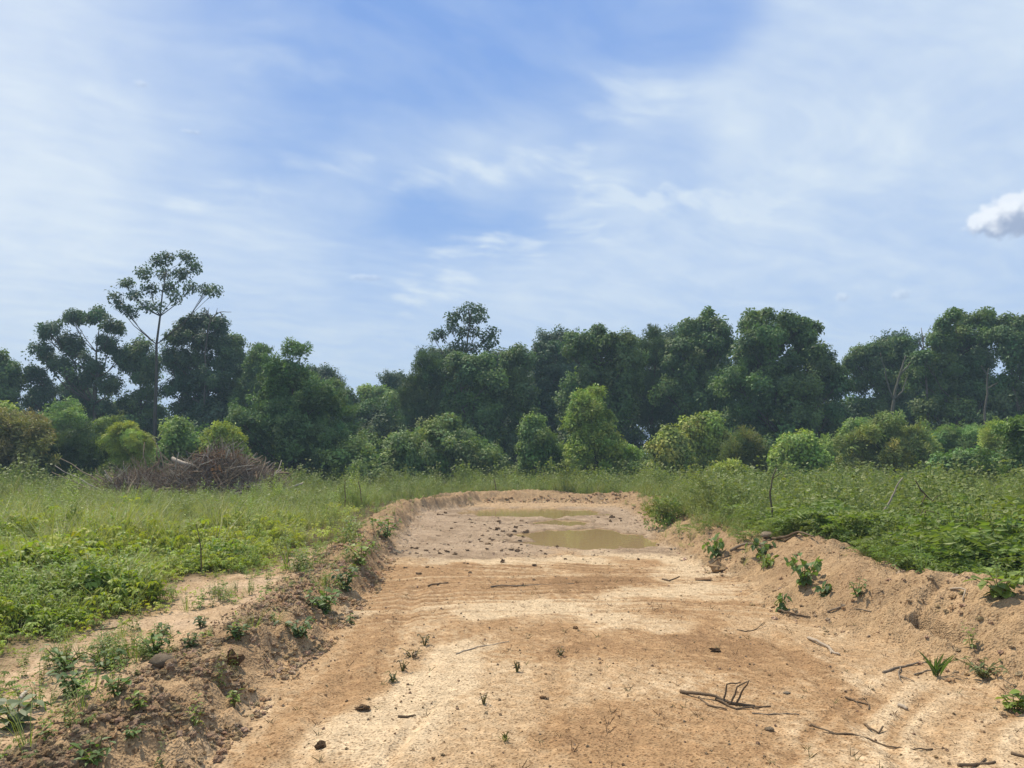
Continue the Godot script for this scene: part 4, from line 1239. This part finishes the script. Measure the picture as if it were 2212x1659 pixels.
func stem(called: String, label: String, cat: String, pts: Array, depth: float, r0: float, r1: float, col: Color, twigs := [], group := "") -> Node3D:
	var p := sight(pts[0][0], pts[0][1], depth)
	p.y = height(p.x, depth)
	var root := thing(called, p, label, cat, group)
	var v := PackedVector3Array([Vector3(0, -0.05, 0)])
	for i in range(1, pts.size()): v.push_back(sight(pts[i][0], pts[i][1], depth + (pts[i][2] if pts[i].size() > 2 else 0.0)) - p)
	wood_part("stem", v, r0, r1, col, root)
	for t in twigs:
		var w := PackedVector3Array()
		for q in t: w.push_back(sight(q[0], q[1], depth + rnd(-0.05, 0.05)) - p)
		wood_part("twig", w, r0 * 0.5, r1 * 0.5, col, root)
	return root

func scrub() -> void:
	var lobes := [1106, 985, 22, 1080, 1000, 20, 1130, 995, 22, 1100, 1015, 26, 1150, 1015, 20, 1062, 1018, 20, 1125, 1025, 22]
	var kinds := [[LITE.lerp(MIDG, 0.5), "fine"], [MIDG, "broad"], [LITE, "fine"], [LITE.lerp(OLIV, 0.4), "pinnate"], [MIDG.lerp(LITE, 0.5), "broad"]]
	var proto := []
	for k in 5:
		proto.append(tree("scrub_bush", "", "shrub", "low scrub along the far edge of the meadow", 1106, 34, lobes, {"tint": kinds[k][0], "leaf": kinds[k][1], "dens": 0.7, "twigs": 2, "deep": 0.9, "shoot": 2.2}))
	for i in 24:
		var o: Node3D = proto[i % 5]
		if i >= 5:
			o = o.duplicate()
			o.name = numbered("scrub_bush")
			add_child(o)
		var x := -30.0 + i * 2.6 + rnd(-0.6, 0.6)
		var d := 35.5 + rnd(-2.5, 3.0)
		o.position = Vector3(x, height(x, d) - 0.1, -d)
		o.rotation.y = rnd(0, TAU)
		o.scale = Vector3(rnd(0.9, 1.3), rnd(0.65, 1.35), rnd(0.9, 1.3))
		o.set_meta("label", "low leafy scrub bush tangled between the larger shrubs at the meadow's far edge")

func sticks() -> void:
	var pale := Color(0.50, 0.42, 0.33)
	var grey := Color(0.27, 0.22, 0.17)
	var dark := Color(0.18, 0.13, 0.088)
	stick("stick", "thick bleached stick lying on the right side of the track", "stick", [[1746, 1381], [1765, 1392, 0.02], [1790, 1401], [1800, 1412], [1814, 1417]], 0.014, 0.008, pale, [[[1790, 1401], [1795, 1414]]])
	stick("twig", "forked dark twig with upright curls lying on the orange clay", "twig", [[1470, 1497], [1510, 1508, 0.02], [1546, 1514, 0.015], [1580, 1523], [1631, 1529]], 0.012, 0.007, dark,
		[[[1575, 1523, 0.0], [1588, 1500, 0.0], [1592, 1484, 0.0], [1615, 1472, 0.0]], [[1560, 1519, 0.0], [1567, 1500, 0.0], [1570, 1478, 0.0], [1600, 1474, 0.0]], [[1590, 1525, 0.0], [1602, 1495, 0.0], [1618, 1470, -0.05]], [[1510, 1508], [1530, 1526], [1570, 1535]], [[1546, 1514], [1590, 1535], [1640, 1531], [1665, 1528]]])
	stick("root", "long thin dark root snaking across the lower right of the track", "root", [[1752, 1566], [1805, 1588], [1840, 1589], [1876, 1597], [1910, 1612], [1937, 1617], [1975, 1621], [2015, 1622]], 0.006, 0.004, dark, [[[1805, 1588], [1778, 1584]]])
	stick("root", "thin straight root just below the forked twig", "root", [[1625, 1543], [1660, 1546], [1700, 1543], [1727, 1545]], 0.005, 0.003, grey)
	stick("stick", "dark bent stick at the toe of the right bank with a tangled root end", "stick", [[1908, 1456], [1945, 1443], [1970, 1438], [2008, 1430]], 0.010, 0.005, grey, [[[1945, 1443], [1942, 1462], [1950, 1476]], [[1942, 1462], [1975, 1474]]])
	stick("stick", "second thin stick beside the tangled root end, nearer the bank grass", "stick", [[1975, 1459], [2000, 1451], [2030, 1446]], 0.007, 0.004, grey)
	stick("stick", "dark stick at the foot of the small wilted weed on the right bank", "stick", [[1680, 1321], [1705, 1330, 0.02], [1722, 1331], [1750, 1335]], 0.010, 0.005, dark, [[[1705, 1330], [1725, 1341]]])
	stick("stick", "thin straight stick slanting up the right bank, midway along it", "stick", [[1787, 1325], [1820, 1314], [1851, 1304]], 0.009, 0.005, grey, [[[1816, 1308], [1850, 1321], [1882, 1323]]])
	stick("branch", "dark branch lying along the top of the right bank behind the big weed", "branch", [[1668, 1166], [1695, 1172, 0.05], [1725, 1166, 0.08], [1760, 1171, 0.03]], 0.022, 0.008, dark, [[[1695, 1172], [1720, 1160], [1735, 1161]]])
	stick("branch", "brown branch stuck across the far part of the right bank", "branch", [[1578, 1194], [1600, 1187, 0.04], [1640, 1185, 0.04], [1670, 1184]], 0.022, 0.010, grey)
	stick("stick", "thin stick at the foot of the right bank below the far branch", "stick", [[1531, 1222], [1555, 1210], [1580, 1201]], 0.012, 0.006, dark)
	stick("twig", "thin curved twig on the pale ground in front of the right bank", "twig", [[1592, 1362], [1610, 1366], [1627, 1363], [1652, 1352, 0.03]], 0.006, 0.003, dark)
	stick("twig", "tangle of thin roots lying on the clay left of the pale chip", "twig", [[1826, 1509], [1850, 1518], [1877, 1524], [1876, 1534]], 0.006, 0.003, dark, [[[1840, 1513], [1868, 1512], [1876, 1524]], [[1850, 1518], [1862, 1532]], [[1830, 1518], [1858, 1512], [1873, 1510]]])
	stick("wood_chip", "pale chip of wood lying on the clay right of the root tangle", "wood chip", [[1941, 1528], [1952, 1532], [1960, 1536]], 0.013, 0.009, pale)
	stick("twig", "crooked pale twig high on the right bank", "twig", [[2053, 1277], [2075, 1282, 0.03], [2086, 1284, 0.03], [2080, 1300]], 0.009, 0.005, pale)
	stick("stick", "dark stick at the bottom edge of the picture, right of the middle", "stick", [[2070, 1657], [2110, 1654], [2150, 1650]], 0.010, 0.006, dark, [[[2110, 1654], [2130, 1640]]])
	stick("stick", "short dark stick lying in the lower right corner of the track", "stick", [[2185, 1631], [2200, 1635], [2225, 1640]], 0.009, 0.006, dark)
	stick("twig", "short dark twig with a curled end on the lower right clay", "twig", [[1868, 1568], [1880, 1581, 0.01], [1898, 1588], [1908, 1580, 0.02]], 0.007, 0.005, dark)
	stick("stick", "long dark stick half buried at the left edge among the weeds", "stick", [[-15, 1330], [25, 1326], [62, 1322]], 0.014, 0.007, dark)
	stick("stick", "short white stick on the bare soil near the left edge", "stick", [[42, 1516], [50, 1506, 0.01], [56, 1497]], 0.012, 0.010, Color(0.62, 0.57, 0.49))
	stick("twig", "long dark twig in front of the left weeds, behind the brown stone", "twig", [[216, 1362], [250, 1358], [285, 1340]], 0.008, 0.004, dark, [[[235, 1360], [222, 1372]]])
	stick("twig", "curved dark stem lying on the pale soil in the lower left", "twig", [[75, 1595], [110, 1580, 0.02], [150, 1565], [165, 1545]], 0.006, 0.003, dark)
	stick("twig", "pale thin stalk lying across the track from the dried weed clump", "twig", [[985, 1415], [1010, 1406], [1042, 1397], [1100, 1387]], 0.006, 0.003, pale)
	stick("twig", "dark twig on the pale streak left of the track's middle", "twig", [[860, 1550], [880, 1552], [896, 1549]], 0.008, 0.005, dark)
	stick("stick", "long thin stick lying across the brown clay before the puddles", "stick", [[1060, 1271], [1130, 1266], [1240, 1261]], 0.007, 0.004, grey)
	stick("twig", "dark twig with a raised end on the pale ground right of the track centre", "twig", [[1431, 1253], [1445, 1256], [1468, 1254, 0.04]], 0.013, 0.008, dark)
	stick("twig", "bare fallen twig in the brown damp clay before the mud", "twig", [[925, 1268], [950, 1262], [968, 1260]], 0.011, 0.006, dark)
	# stems standing in the meadow
	stem("bare_stem", "tall thin leaning stem standing behind the right bank", "dead stem", [[1672, 1170], [1668, 1120], [1663, 1063], [1668, 1035], [1677, 1010]], 11.6, 0.018, 0.008, Color(0.14, 0.12, 0.09), [[[1668, 1035], [1690, 1018]]])
	stem("bare_stem", "short dark curved stem beside the bright sapling", "dead stem", [[1702, 1090], [1696, 1058], [1695, 1025]], 17.0, 0.02, 0.012, dark)
	stem("dead_branch", "long pale bare branch leaning up from the right-hand undergrowth", "dead branch", [[1888, 1160], [1900, 1120], [1925, 1078], [1936, 1052], [1950, 1032]], 10.8, 0.018, 0.008, Color(0.42, 0.37, 0.30), [[[1900, 1120], [1930, 1100]]])
	stem("dead_branch", "dark dead branch slanting through the undergrowth near the right edge", "dead branch", [[2045, 1110], [2020, 1085], [1990, 1060], [1977, 1038]], 12.5, 0.022, 0.008, dark, [[[2010, 1078], [2035, 1068]], [[2000, 1068], [1985, 1100]]])
	stem("dead_branch", "grey branch lying on the leaves behind the right bank", "dead branch", [[2040, 1155], [2075, 1132], [2118, 1106]], 9.6, 0.014, 0.006, grey, [[[2062, 1140], [2070, 1118]]])
	stem("dead_branch", "thick grey fallen branch at the right edge above the bank", "dead branch", [[2240, 1152, 0.0], [2190, 1163, 0.0], [2140, 1177, 0.0]], 8.3, 0.024, 0.008, grey, [[[2190, 1163], [2235, 1180]]])
	stem("dead_branch", "thin dark branch lying in the leaves left of the grey one", "dead branch", [[1960, 1090], [2000, 1102], [2040, 1112]], 11.0, 0.012, 0.006, dark, [[[1995, 1100], [1980, 1130]]])
	stem("dead_stick", "short bleached white stick in the weeds left of the tall thin stem", "stick", [[1667, 1132], [1655, 1120], [1641, 1107]], 12.2, 0.022, 0.016, Color(0.62, 0.57, 0.48))
	stem("bare_stem", "thin dead sapling standing in the weeds left of the track", "dead stem", [[437, 1224], [434, 1190], [430, 1160], [424, 1132]], 9.2, 0.009, 0.004, Color(0.16, 0.12, 0.08), [[[432, 1175], [420, 1150]], [[434, 1190], [445, 1168]]])
	stem("stake", "thin dark stake left of the track's far part", "stake", [[745, 1090], [745, 1060], [745, 1035]], 19.0, 0.013, 0.010, dark)
	stem("stake", "leaning dark stake just right of the thin upright one", "stake", [[785, 1085], [779, 1062], [774, 1040]], 19.5, 0.013, 0.010, dark)
	stem("stake", "thin dark stake standing in the grass left of the far mound", "stake", [[1072, 1062], [1070, 1048], [1067, 1035]], 25.5, 0.017, 0.014, dark)
	# standing dead trees
	stem("dead_tree", "pale dead tree with two bare forks rising from the bushes right of the notch", "dead tree", [[1927, 1000], [1925, 920], [1930, 870], [1938, 830], [1950, 790], [1956, 768]], 38.5, 0.11, 0.025, Color(0.17, 0.165, 0.13), [[[1928, 862], [1918, 830], [1912, 800], [1902, 762]], [[1945, 810], [1962, 790], [1966, 782]], [[1932, 862], [1950, 845], [1958, 815]]])
	stem("dead_tree", "slim bare grey trunk in front of the tall right-hand tree", "dead tree", [[2126, 1000], [2127, 900], [2133, 850], [2133, 810], [2120, 790]], 37.5, 0.07, 0.02, Color(0.17, 0.16, 0.13), [[[2132, 840], [2145, 832], [2156, 826]], [[2133, 815], [2136, 795]]])
	stem("dead_snag", "thin dead spike rising above the skyline left of the tall right tree", "dead tree", [[2005, 1000], [2002, 850], [1995, 760], [1990, 708]], 41.0, 0.08, 0.015, Color(0.22, 0.19, 0.17), [[[1995, 760], [1984, 735]], [[1993, 735], [1999, 722]]])
	stem("dead_limb", "bare forked dead limb at the top of the dense dark tree", "dead tree", [[440, 1000], [442, 850], [448, 720], [455, 690], [475, 674], [500, 674]], 45.0, 0.07, 0.012, Color(0.16, 0.14, 0.125), [[[455, 690], [445, 672], [432, 674]], [[475, 674], [486, 690]], [[465, 682], [470, 665]], [[448, 682], [452, 664]]])

# ------------------------------------------------------------------ the brush pile
func brush_pile() -> void:
	var d0 := 25.5
	var c := sight(440, 1070, d0)
	c.y = height(c.x, d0)
	var root := thing("brush_pile", c, "heap of dead grey branches and rusty dry leaves at the left of the meadow", "brush pile")
	var cols := [Color(0.40, 0.315, 0.22), Color(0.29, 0.21, 0.14), Color(0.52, 0.46, 0.385), Color(0.20, 0.145, 0.105)]
	var shapes := []
	for k in 8:
		var b := MB.new()
		var l := 1.0
		var pts := PackedVector3Array()
		for i in 6:
			var t := i / 5.0
			pts.push_back(Vector3((t - 0.5) * l, 0.10 * sin(t * 3.0 + k) * 0.6 + rnd(-0.015, 0.015), rnd(-0.03, 0.03)))
		b.tube(pts, PackedFloat32Array([0.016, 0.014, 0.012, 0.009, 0.006, 0.003]), 5, cols[k % 4])
		for i in 5:
			var p := pts[1 + i % 4]
			var e := p + Vector3(rnd(0.1, 0.28), rnd(-0.1, 0.2), rnd(-0.2, 0.2))
			b.tube(PackedVector3Array([p, p.lerp(e, 0.5) + rdir() * 0.02, e]), PackedFloat32Array([0.006, 0.004, 0.002]), 4, cols[k % 4])
		shapes.append(b.mesh(true))
	var twigs := MB.new()
	for i in 10:
		var p := rdir() * 0.1
		var e := p + rdir() * rnd(0.2, 0.5)
		twigs.tube(PackedVector3Array([p, p.lerp(e, 0.5) + rdir() * 0.05, e]), PackedFloat32Array([0.007, 0.005, 0.003]), 4, shade(WHITE, rnd(0.7, 1.2)))
	var top := func(x: float, z: float) -> float:
		var a := Vector2((x - 0.45) / 2.35, z / 1.4).length()
		var b := Vector2((x + 1.9) / 1.6, z / 1.1).length()
		return maxf(1.5 * (1.0 - pow(a, 1.4)), 0.7 * (1.0 - b * b))
	var n := 0
	while n < 190:
		var x := rnd(-3.4, 2.5)
		var z := rnd(-1.2, 1.2)
		var h: float = top.call(x, z)
		if h < 0.08: continue
		var y := h * pow(rng.randf(), 0.45)
		var l := rnd(0.9, 2.3)
		var b := Basis.from_euler(Vector3(rnd(-0.5, 0.5), rnd(0, TAU), rnd(-0.2, 0.8)))
		part("branch", shapes[rng.randi() % 8], M.wood, root, Transform3D(b.scaled_local(Vector3(l, l * (2.4 if n % 5 == 0 else 1.0), l * (2.4 if n % 5 == 0 else 1.0))), Vector3(x, y, z)))
		n += 1
	for i in 34:
		var x := rnd(-3.0, 2.6)
		var h: float = maxf(top.call(x, 0.0), 0.1)
		var b := Basis.from_euler(Vector3(0, rnd(0, TAU), 0)) * Basis(Vector3.BACK, rnd(0.25, 1.3))
		part("branch", shapes[[0, 2, 4, 6, 2][i % 5]], M.wood, root, Transform3D(b.scaled(Vector3.ONE * rnd(0.8, 1.9)), Vector3(x, h * rnd(0.6, 1.0), rnd(-0.9, 0.9))))
	# a few longer, paler poles that stick out
	for q in [[[245, 1072], [190, 1045], [118, 1005]], [[250, 1075], [185, 1052], [112, 1020]], [[240, 1060], [200, 1030], [130, 990]], [[225, 1048], [180, 1052], [150, 1062]], [[262, 1070], [245, 1045], [225, 1015]], [[355, 1018], [352, 1000], [345, 975], [330, 945]], [[355, 1016], [366, 998]], [[379, 1014], [381, 995], [386, 977]], [[408, 1050], [406, 1035], [410, 1018]], [[425, 1045], [470, 1025], [500, 1012], [548, 1005]], [[495, 1000], [510, 985], [516, 968]], [[488, 990], [494, 970]], [[535, 1060], [533, 1040], [540, 1018]], [[500, 1075], [505, 1055], [513, 1043]], [[560, 1050], [590, 1062], [605, 1070]], [[285, 1040], [295, 1055], [303, 1050]]]:
		var v := PackedVector3Array()
		var dz := rnd(-1.0, -0.3)
		for p in q: v.push_back(sight(p[0], p[1], d0 + dz) - c)
		wood_part("branch", v, 0.026, 0.010, cols[2] if rng.randf() < 0.7 else cols[0], root)
	var w := []
	var wc := []
	var lw := []
	var lc := []
	for i in 1500:
		var x := rnd(-3.4, 2.5)
		var z := rnd(-1.3, 1.3)
		var h: float = top.call(x, z)
		if h < 0.05: continue
		w.append(Transform3D(facing(rdir(), rnd(0, TAU)).scaled(Vector3.ONE * rnd(0.7, 1.5)), Vector3(x, h * pow(rng.randf(), 0.3), z)))
		wc.append(vary(cols[rng.randi() % 4], 0.25))
		if x > -1.2 and rng.randf() < 0.75:
			var e := Vector2((x - 0.45) / 1.1, z / 1.2).length()
			if e < rnd(0.1, 0.8):
				lw.append(Transform3D(facing(rdir() + Vector3.UP, rnd(0, TAU)).scaled(Vector3.ONE * rnd(0.5, 0.9)), Vector3(x, h * rnd(0.35, 1.02), z)))
				lc.append(vary(Color(0.27, 0.125, 0.055), 0.3))
	scatter("twigs", twigs.mesh(), M.wood, w, wc, root)
	scatter("dry_leaves", sprays.fine, M.tree_leaf, lw, lc, root)

# ------------------------------------------------------------------ single weeds on the bare soil
var leaf_shapes := []
func weed(label: String, px: float, py: float, h: float, wide: float, stems: int, per: int, l: float, w: float, col: Color, style := "herb", group := "") -> void:
	if leaf_shapes.is_empty():
		for k in 3:
			var b := MB.new()
			var bend := [0.12, 0.28, 0.42]
			# two rows of facets so that the blade curves
			var n := 5
			for s in [-1.0, 1.0]:
				for i in n:
					var t0 := float(i) / n
					var t1 := float(i + 1) / n
					var w0: float = 0.5 * sin(PI * pow(t0, 0.75)) * s
					var w1: float = 0.5 * sin(PI * pow(t1, 0.75)) * s
					var a := Vector3(0, -bend[k] * t0 * t0, -t0)
					var c := Vector3(0, -bend[k] * t1 * t1, -t1)
					var a2 := a + Vector3(w0, absf(w0) * 0.25, 0)
					var c2 := c + Vector3(w1, absf(w1) * 0.25, 0)
					b.tri(a, c, c2, WHITE); b.tri(a, c2, a2, WHITE)
			leaf_shapes.append(b.mesh())
	var p := on_ground(px, py)
	var root := thing("weed", p, label, "weed", group)
	var mats := []
	for k in 3: mats.append(tinted(M.leaf, shade(col, [0.8, 1.0, 1.25][k])))
	var st := MB.new()
	for s in stems:
		var a := TAU * s / stems + rnd(-0.5, 0.5)
		var out := Vector3(cos(a), 0, sin(a))
		var tip := out * wide * 0.5 * rnd(0.4, 1.0) + Vector3.UP * h * rnd(0.6, 1.0)
		var mid := out * wide * 0.15 + Vector3.UP * tip.y * 0.55
		st.tube(PackedVector3Array([Vector3(0, -0.02, 0), mid, tip]), PackedFloat32Array([0.005, 0.004, 0.002]), 5, Color(0.17, 0.17, 0.06))
		for i in per:
			var t := (i + 1.0) / per
			var q := Vector3.ZERO.lerp(mid, minf(1.0, t * 2.0)) if t < 0.5 else mid.lerp(tip, t * 2.0 - 1.0)
			var g := i * 2.4 + rnd(-0.4, 0.4) + a
			var dirn := Vector3(cos(g), rnd(-0.35, 0.25), sin(g)).normalized()
			if style == "five":
				q = tip
				g = a + (i - (per - 1) * 0.5) * 0.75
				dirn = Vector3(cos(g), rnd(-0.9, -0.2), sin(g)).normalized()
			elif style == "droop":
				dirn = Vector3(cos(g), rnd(-1.2, -0.1), sin(g)).normalized()
			elif style == "blade":
				q = Vector3(rnd(-0.02, 0.02), 0, rnd(-0.02, 0.02))
				dirn = Vector3(cos(g) * 0.5, 1.0, sin(g) * 0.5).normalized()
			var ll: float = l * rnd(0.7, 1.15)
			var side := dirn.cross(Vector3.UP).normalized()
			var b := Basis(side, side.cross(dirn), -dirn).rotated(dirn, rnd(-0.4, 0.4))
			part("leaf", leaf_shapes[rng.randi() % 3], mats[rng.randi() % 3], root, Transform3D(Basis(b.x * w * rnd(0.8, 1.2), b.y * ll * 0.7, b.z * ll), q))
	part("stem", st.mesh(), M.wood, root)

func weeds() -> void:
	var y := Color(0.20, 0.27, 0.05)
	var gr := Color(0.125, 0.20, 0.05)
	var dk := Color(0.09, 0.145, 0.045)
	var gy := Color(0.16, 0.20, 0.10)
	weed("largest leafy weed on the bare soil in the lower left", 156, 1500, 0.17, 0.30, 7, 6, 0.075, 0.042, dk)
	weed("leafy weed just behind the rounded brown stone", 332, 1416, 0.15, 0.32, 8, 6, 0.065, 0.034, gr)
	weed("spreading weed left of the rounded brown stone", 232, 1446, 0.14, 0.40, 9, 6, 0.06, 0.034, dk)
	weed("weed patch at the inner edge of the left growth, above the largest weed", 140, 1446, 0.16, 0.40, 9, 6, 0.065, 0.035, gr)
	weed("low weed on the pale strip behind the left bank, nearest the track", 512, 1380, 0.12, 0.25, 6, 5, 0.06, 0.036, dk)
	weed("small dark weed tuft behind the stone, toward the track", 412, 1398, 0.10, 0.17, 6, 5, 0.05, 0.026, dk)
	weed("upright small dark weed on the pale soil far behind the stone", 434, 1356, 0.11, 0.14, 5, 5, 0.05, 0.028, dk)
	weed("small dark weed left of the upright one on the pale soil", 352, 1372, 0.10, 0.16, 5, 5, 0.05, 0.03, dk)
	weed("grey-green broad-leaved weed cut by the left edge of the picture", 30, 1575, 0.15, 0.26, 6, 5, 0.085, 0.06, gy)
	weed("small weed right of the largest leafy weed in the lower left", 250, 1506, 0.11, 0.18, 5, 5, 0.055, 0.03, gr)
	weed("pale green sprout on the soil below the small weed", 296, 1534, 0.09, 0.10, 3, 5, 0.05, 0.022, y)
	weed("pale green sprout among the dark crumbs of the left bank", 506, 1522, 0.09, 0.09, 3, 6, 0.055, 0.020, y)
	weed("tiny sprout below the pale sprout in the lower left", 285, 1600, 0.06, 0.10, 4, 4, 0.04, 0.02, gr)
	weed("weed tuft at the bottom edge left of the bank crumbs", 200, 1650, 0.10, 0.26, 7, 5, 0.05, 0.024, gr)
	weed("leafy weed on the left bank beside the middle of the track", 700, 1325, 0.22, 0.42, 9, 7, 0.085, 0.05, gr)
	weed("tall leafy weed leaning over the left bank, second from the near end", 745, 1275, 0.27, 0.34, 8, 7, 0.085, 0.05, dk)
	weed("bright leafy weed on the left bank above the tall one", 778, 1225, 0.30, 0.45, 8, 7, 0.09, 0.055, y)
	weed("dark weed clump halfway up the left bank beside the dark crumbs", 650, 1380, 0.17, 0.36, 8, 6, 0.07, 0.038, dk)
	weed("small green weed at the foot of the left bank by the track edge", 757, 1350, 0.12, 0.08, 3, 5, 0.06, 0.02, gr)
	weed("leafy weed where the left bank meets the grey mud", 835, 1165, 0.34, 0.6, 9, 7, 0.11, 0.05, gr)
	weed("big drooping broad-leaved weed on the face of the right bank", 1738, 1268, 0.34, 0.52, 13, 5, 0.095, 0.062, gr, "droop")
	weed("small wilted weed at the foot of the right bank", 1690, 1318, 0.20, 0.14, 4, 5, 0.095, 0.045, gr, "droop")
	weed("leafy weed hanging on the far part of the right bank", 1547, 1205, 0.36, 0.42, 7, 5, 0.12, 0.06, gr, "droop")
	weed("weed on the right bank just left of the dark branch", 1645, 1203, 0.26, 0.46, 8, 5, 0.11, 0.055, dk, "droop")
	weed("small weed right of the big drooping weed", 1780, 1290, 0.15, 0.22, 6, 5, 0.075, 0.04, dk, "droop")
	weed("thin weed on the right bank above the slanting stick", 1852, 1290, 0.16, 0.22, 6, 5, 0.055, 0.028, gr)
	weed("low weed behind the big drooping weed on the bank top", 1660, 1222, 0.14, 0.3, 6, 5, 0.09, 0.045, y, "droop")
	weed("upright grass tuft at the toe of the right bank", 2024, 1462, 0.20, 0.14, 1, 14, 0.19, 0.012, gr, "blade")
	weed("sprawling grassy weed on the lower right bank", 2125, 1466, 0.13, 0.45, 10, 7, 0.05, 0.02, Color(0.14, 0.17, 0.06))
	weed("yellow-green weed at the right edge near the bottom corner", 2194, 1540, 0.12, 0.22, 6, 5, 0.07, 0.045, y)
	weed("pale broad-leaved plant on the right bank crest by the edge", 2160, 1290, 0.20, 0.5, 8, 5, 0.11, 0.08, y)
	weed("dark dead-looking weed with bare stalks in the middle of the track", 1117, 1452, 0.09, 0.08, 5, 2, 0.035, 0.014, Color(0.10, 0.075, 0.045))
	weed("small dead weed above the long pale stalk", 917, 1395, 0.10, 0.12, 5, 3, 0.04, 0.016, Color(0.13, 0.11, 0.06))
	weed("tiny withered green weed on the left wheel track", 848, 1474, 0.07, 0.09, 5, 3, 0.04, 0.014, Color(0.12, 0.13, 0.06))
	weed("small withered weed just above the tiny green one", 870, 1450, 0.08, 0.12, 5, 3, 0.04, 0.014, Color(0.12, 0.085, 0.05))
	weed("tiny forked dead weed on the pale crust below the track centre", 1045, 1522, 0.07, 0.07, 4, 2, 0.03, 0.012, Color(0.15, 0.10, 0.06))
	weed("small grass-like weed at the bottom of the track", 1090, 1602, 0.06, 0.07, 1, 9, 0.05, 0.008, Color(0.16, 0.18, 0.07), "blade")
	weed("small dead weed on the sandy middle, right of the bare stalks", 1211, 1416, 0.06, 0.10, 5, 2, 0.035, 0.014, Color(0.14, 0.10, 0.06))
	weed("dry low weed patch beside the brown lumps left of the centre", 890, 1420, 0.06, 0.22, 8, 3, 0.04, 0.016, Color(0.13, 0.09, 0.055))


func _ready() -> void:
	rng.seed = 20240611
	var cam := Camera3D.new()
	cam.name = "camera"
	cam.fov = FOV
	cam.near = 0.05
	cam.far = 900.0
	cam.position = Vector3(0, EYE, 0)
	cam.rotation_degrees = Vector3(PITCH, 0, 0)
	add_child(cam)
	cam.current = true
	var env := Environment.new()
	env.background_mode = Environment.BG_SKY
	env.sky = make_sky()
	env.background_energy_multiplier = 1.0
	env.tonemap_mode = Environment.TONE_MAPPER_LINEAR
	env.tonemap_exposure = 1.1
	env.fog_enabled = true
	env.fog_density = 0.0014
	env.fog_light_color = Color(0.80, 0.92, 1.0)
	env.sdfgi_enabled = true
	env.ssao_enabled = true
	env.ssil_enabled = true
	var we := WorldEnvironment.new()
	we.name = "environment"
	we.environment = env
	add_child(we)
	var sun := DirectionalLight3D.new()
	sun.name = "sun"
	sun.light_energy = 1.6
	sun.light_color = Color(1.0, 0.955, 0.88)
	sun.light_angular_distance = 0.5
	sun.shadow_enabled = true
	sun.rotation_degrees = Vector3(-60.0, 180.0 + 42.0, 0)
	add_child(sun)
	nlow.noise_type = FastNoiseLite.TYPE_SIMPLEX_SMOOTH; nlow.frequency = 0.38; nlow.fractal_octaves = 3; nlow.seed = 3
	nmid.noise_type = FastNoiseLite.TYPE_SIMPLEX_SMOOTH; nmid.frequency = 1.7; nmid.fractal_octaves = 3; nmid.seed = 4
	nfine.noise_type = FastNoiseLite.TYPE_SIMPLEX_SMOOTH; nfine.frequency = 8.0; nfine.fractal_octaves = 3; nfine.seed = 5
	for n in [ncell, ncell2]:
		n.noise_type = FastNoiseLite.TYPE_CELLULAR
		n.fractal_type = FastNoiseLite.FRACTAL_NONE
		n.cellular_return_type = FastNoiseLite.RETURN_DISTANCE
	ncell.frequency = 5.5; ncell2.frequency = 12.0; ncell2.seed = 9
	var t0 := Time.get_ticks_msec()
	materials()
	terrain()
	puddles()
	print("terrain ", Time.get_ticks_msec() - t0)
	meadow()
	print("meadow ", Time.get_ticks_msec() - t0)
	woods()
	shrubs()
	scrub()
	brush_pile()
	sticks()
	clods()
	crumbs()
	weeds()
	print("trees ", Time.get_ticks_msec() - t0, " sprays ", n_spray)

func puddles() -> void:
	var spec := [[1.42, 14.35, 1.9, 2.3, -0.04, "largest brown puddle lying across the right half of the track"], [0.55, 20.3, 3.0, 2.1, -0.03, "long brown puddle at the far end of the track before the mound"], [1.1, 17.6, 0.85, 0.85, -0.042, "small shallow puddle between the two larger puddles"]]
	for s in spec:
		var pts := []
		var m := MB.new()
		for k in 48:
			var a := TAU * k / 48
			# walk outwards until the mud rises above the water
			var r := 0.05
			while r < 1.25:
				if height(s[0] + cos(a) * s[2] * r, s[1] + sin(a) * s[3] * r) > s[4] + 0.006: break
				r += 0.02
			r += 0.04
			pts.append(Vector3(cos(a) * s[2] * r, 0, -sin(a) * s[3] * r))
		for k in 48:
			m.tri(Vector3.ZERO, pts[(k + 1) % 48], pts[k], WHITE)
		var o := part("puddle_water", m.mesh(), M.water, self, Transform3D(Basis(), Vector3(s[0], s[4], -s[1])))
		tag(o, s[5], "", "", "structure")
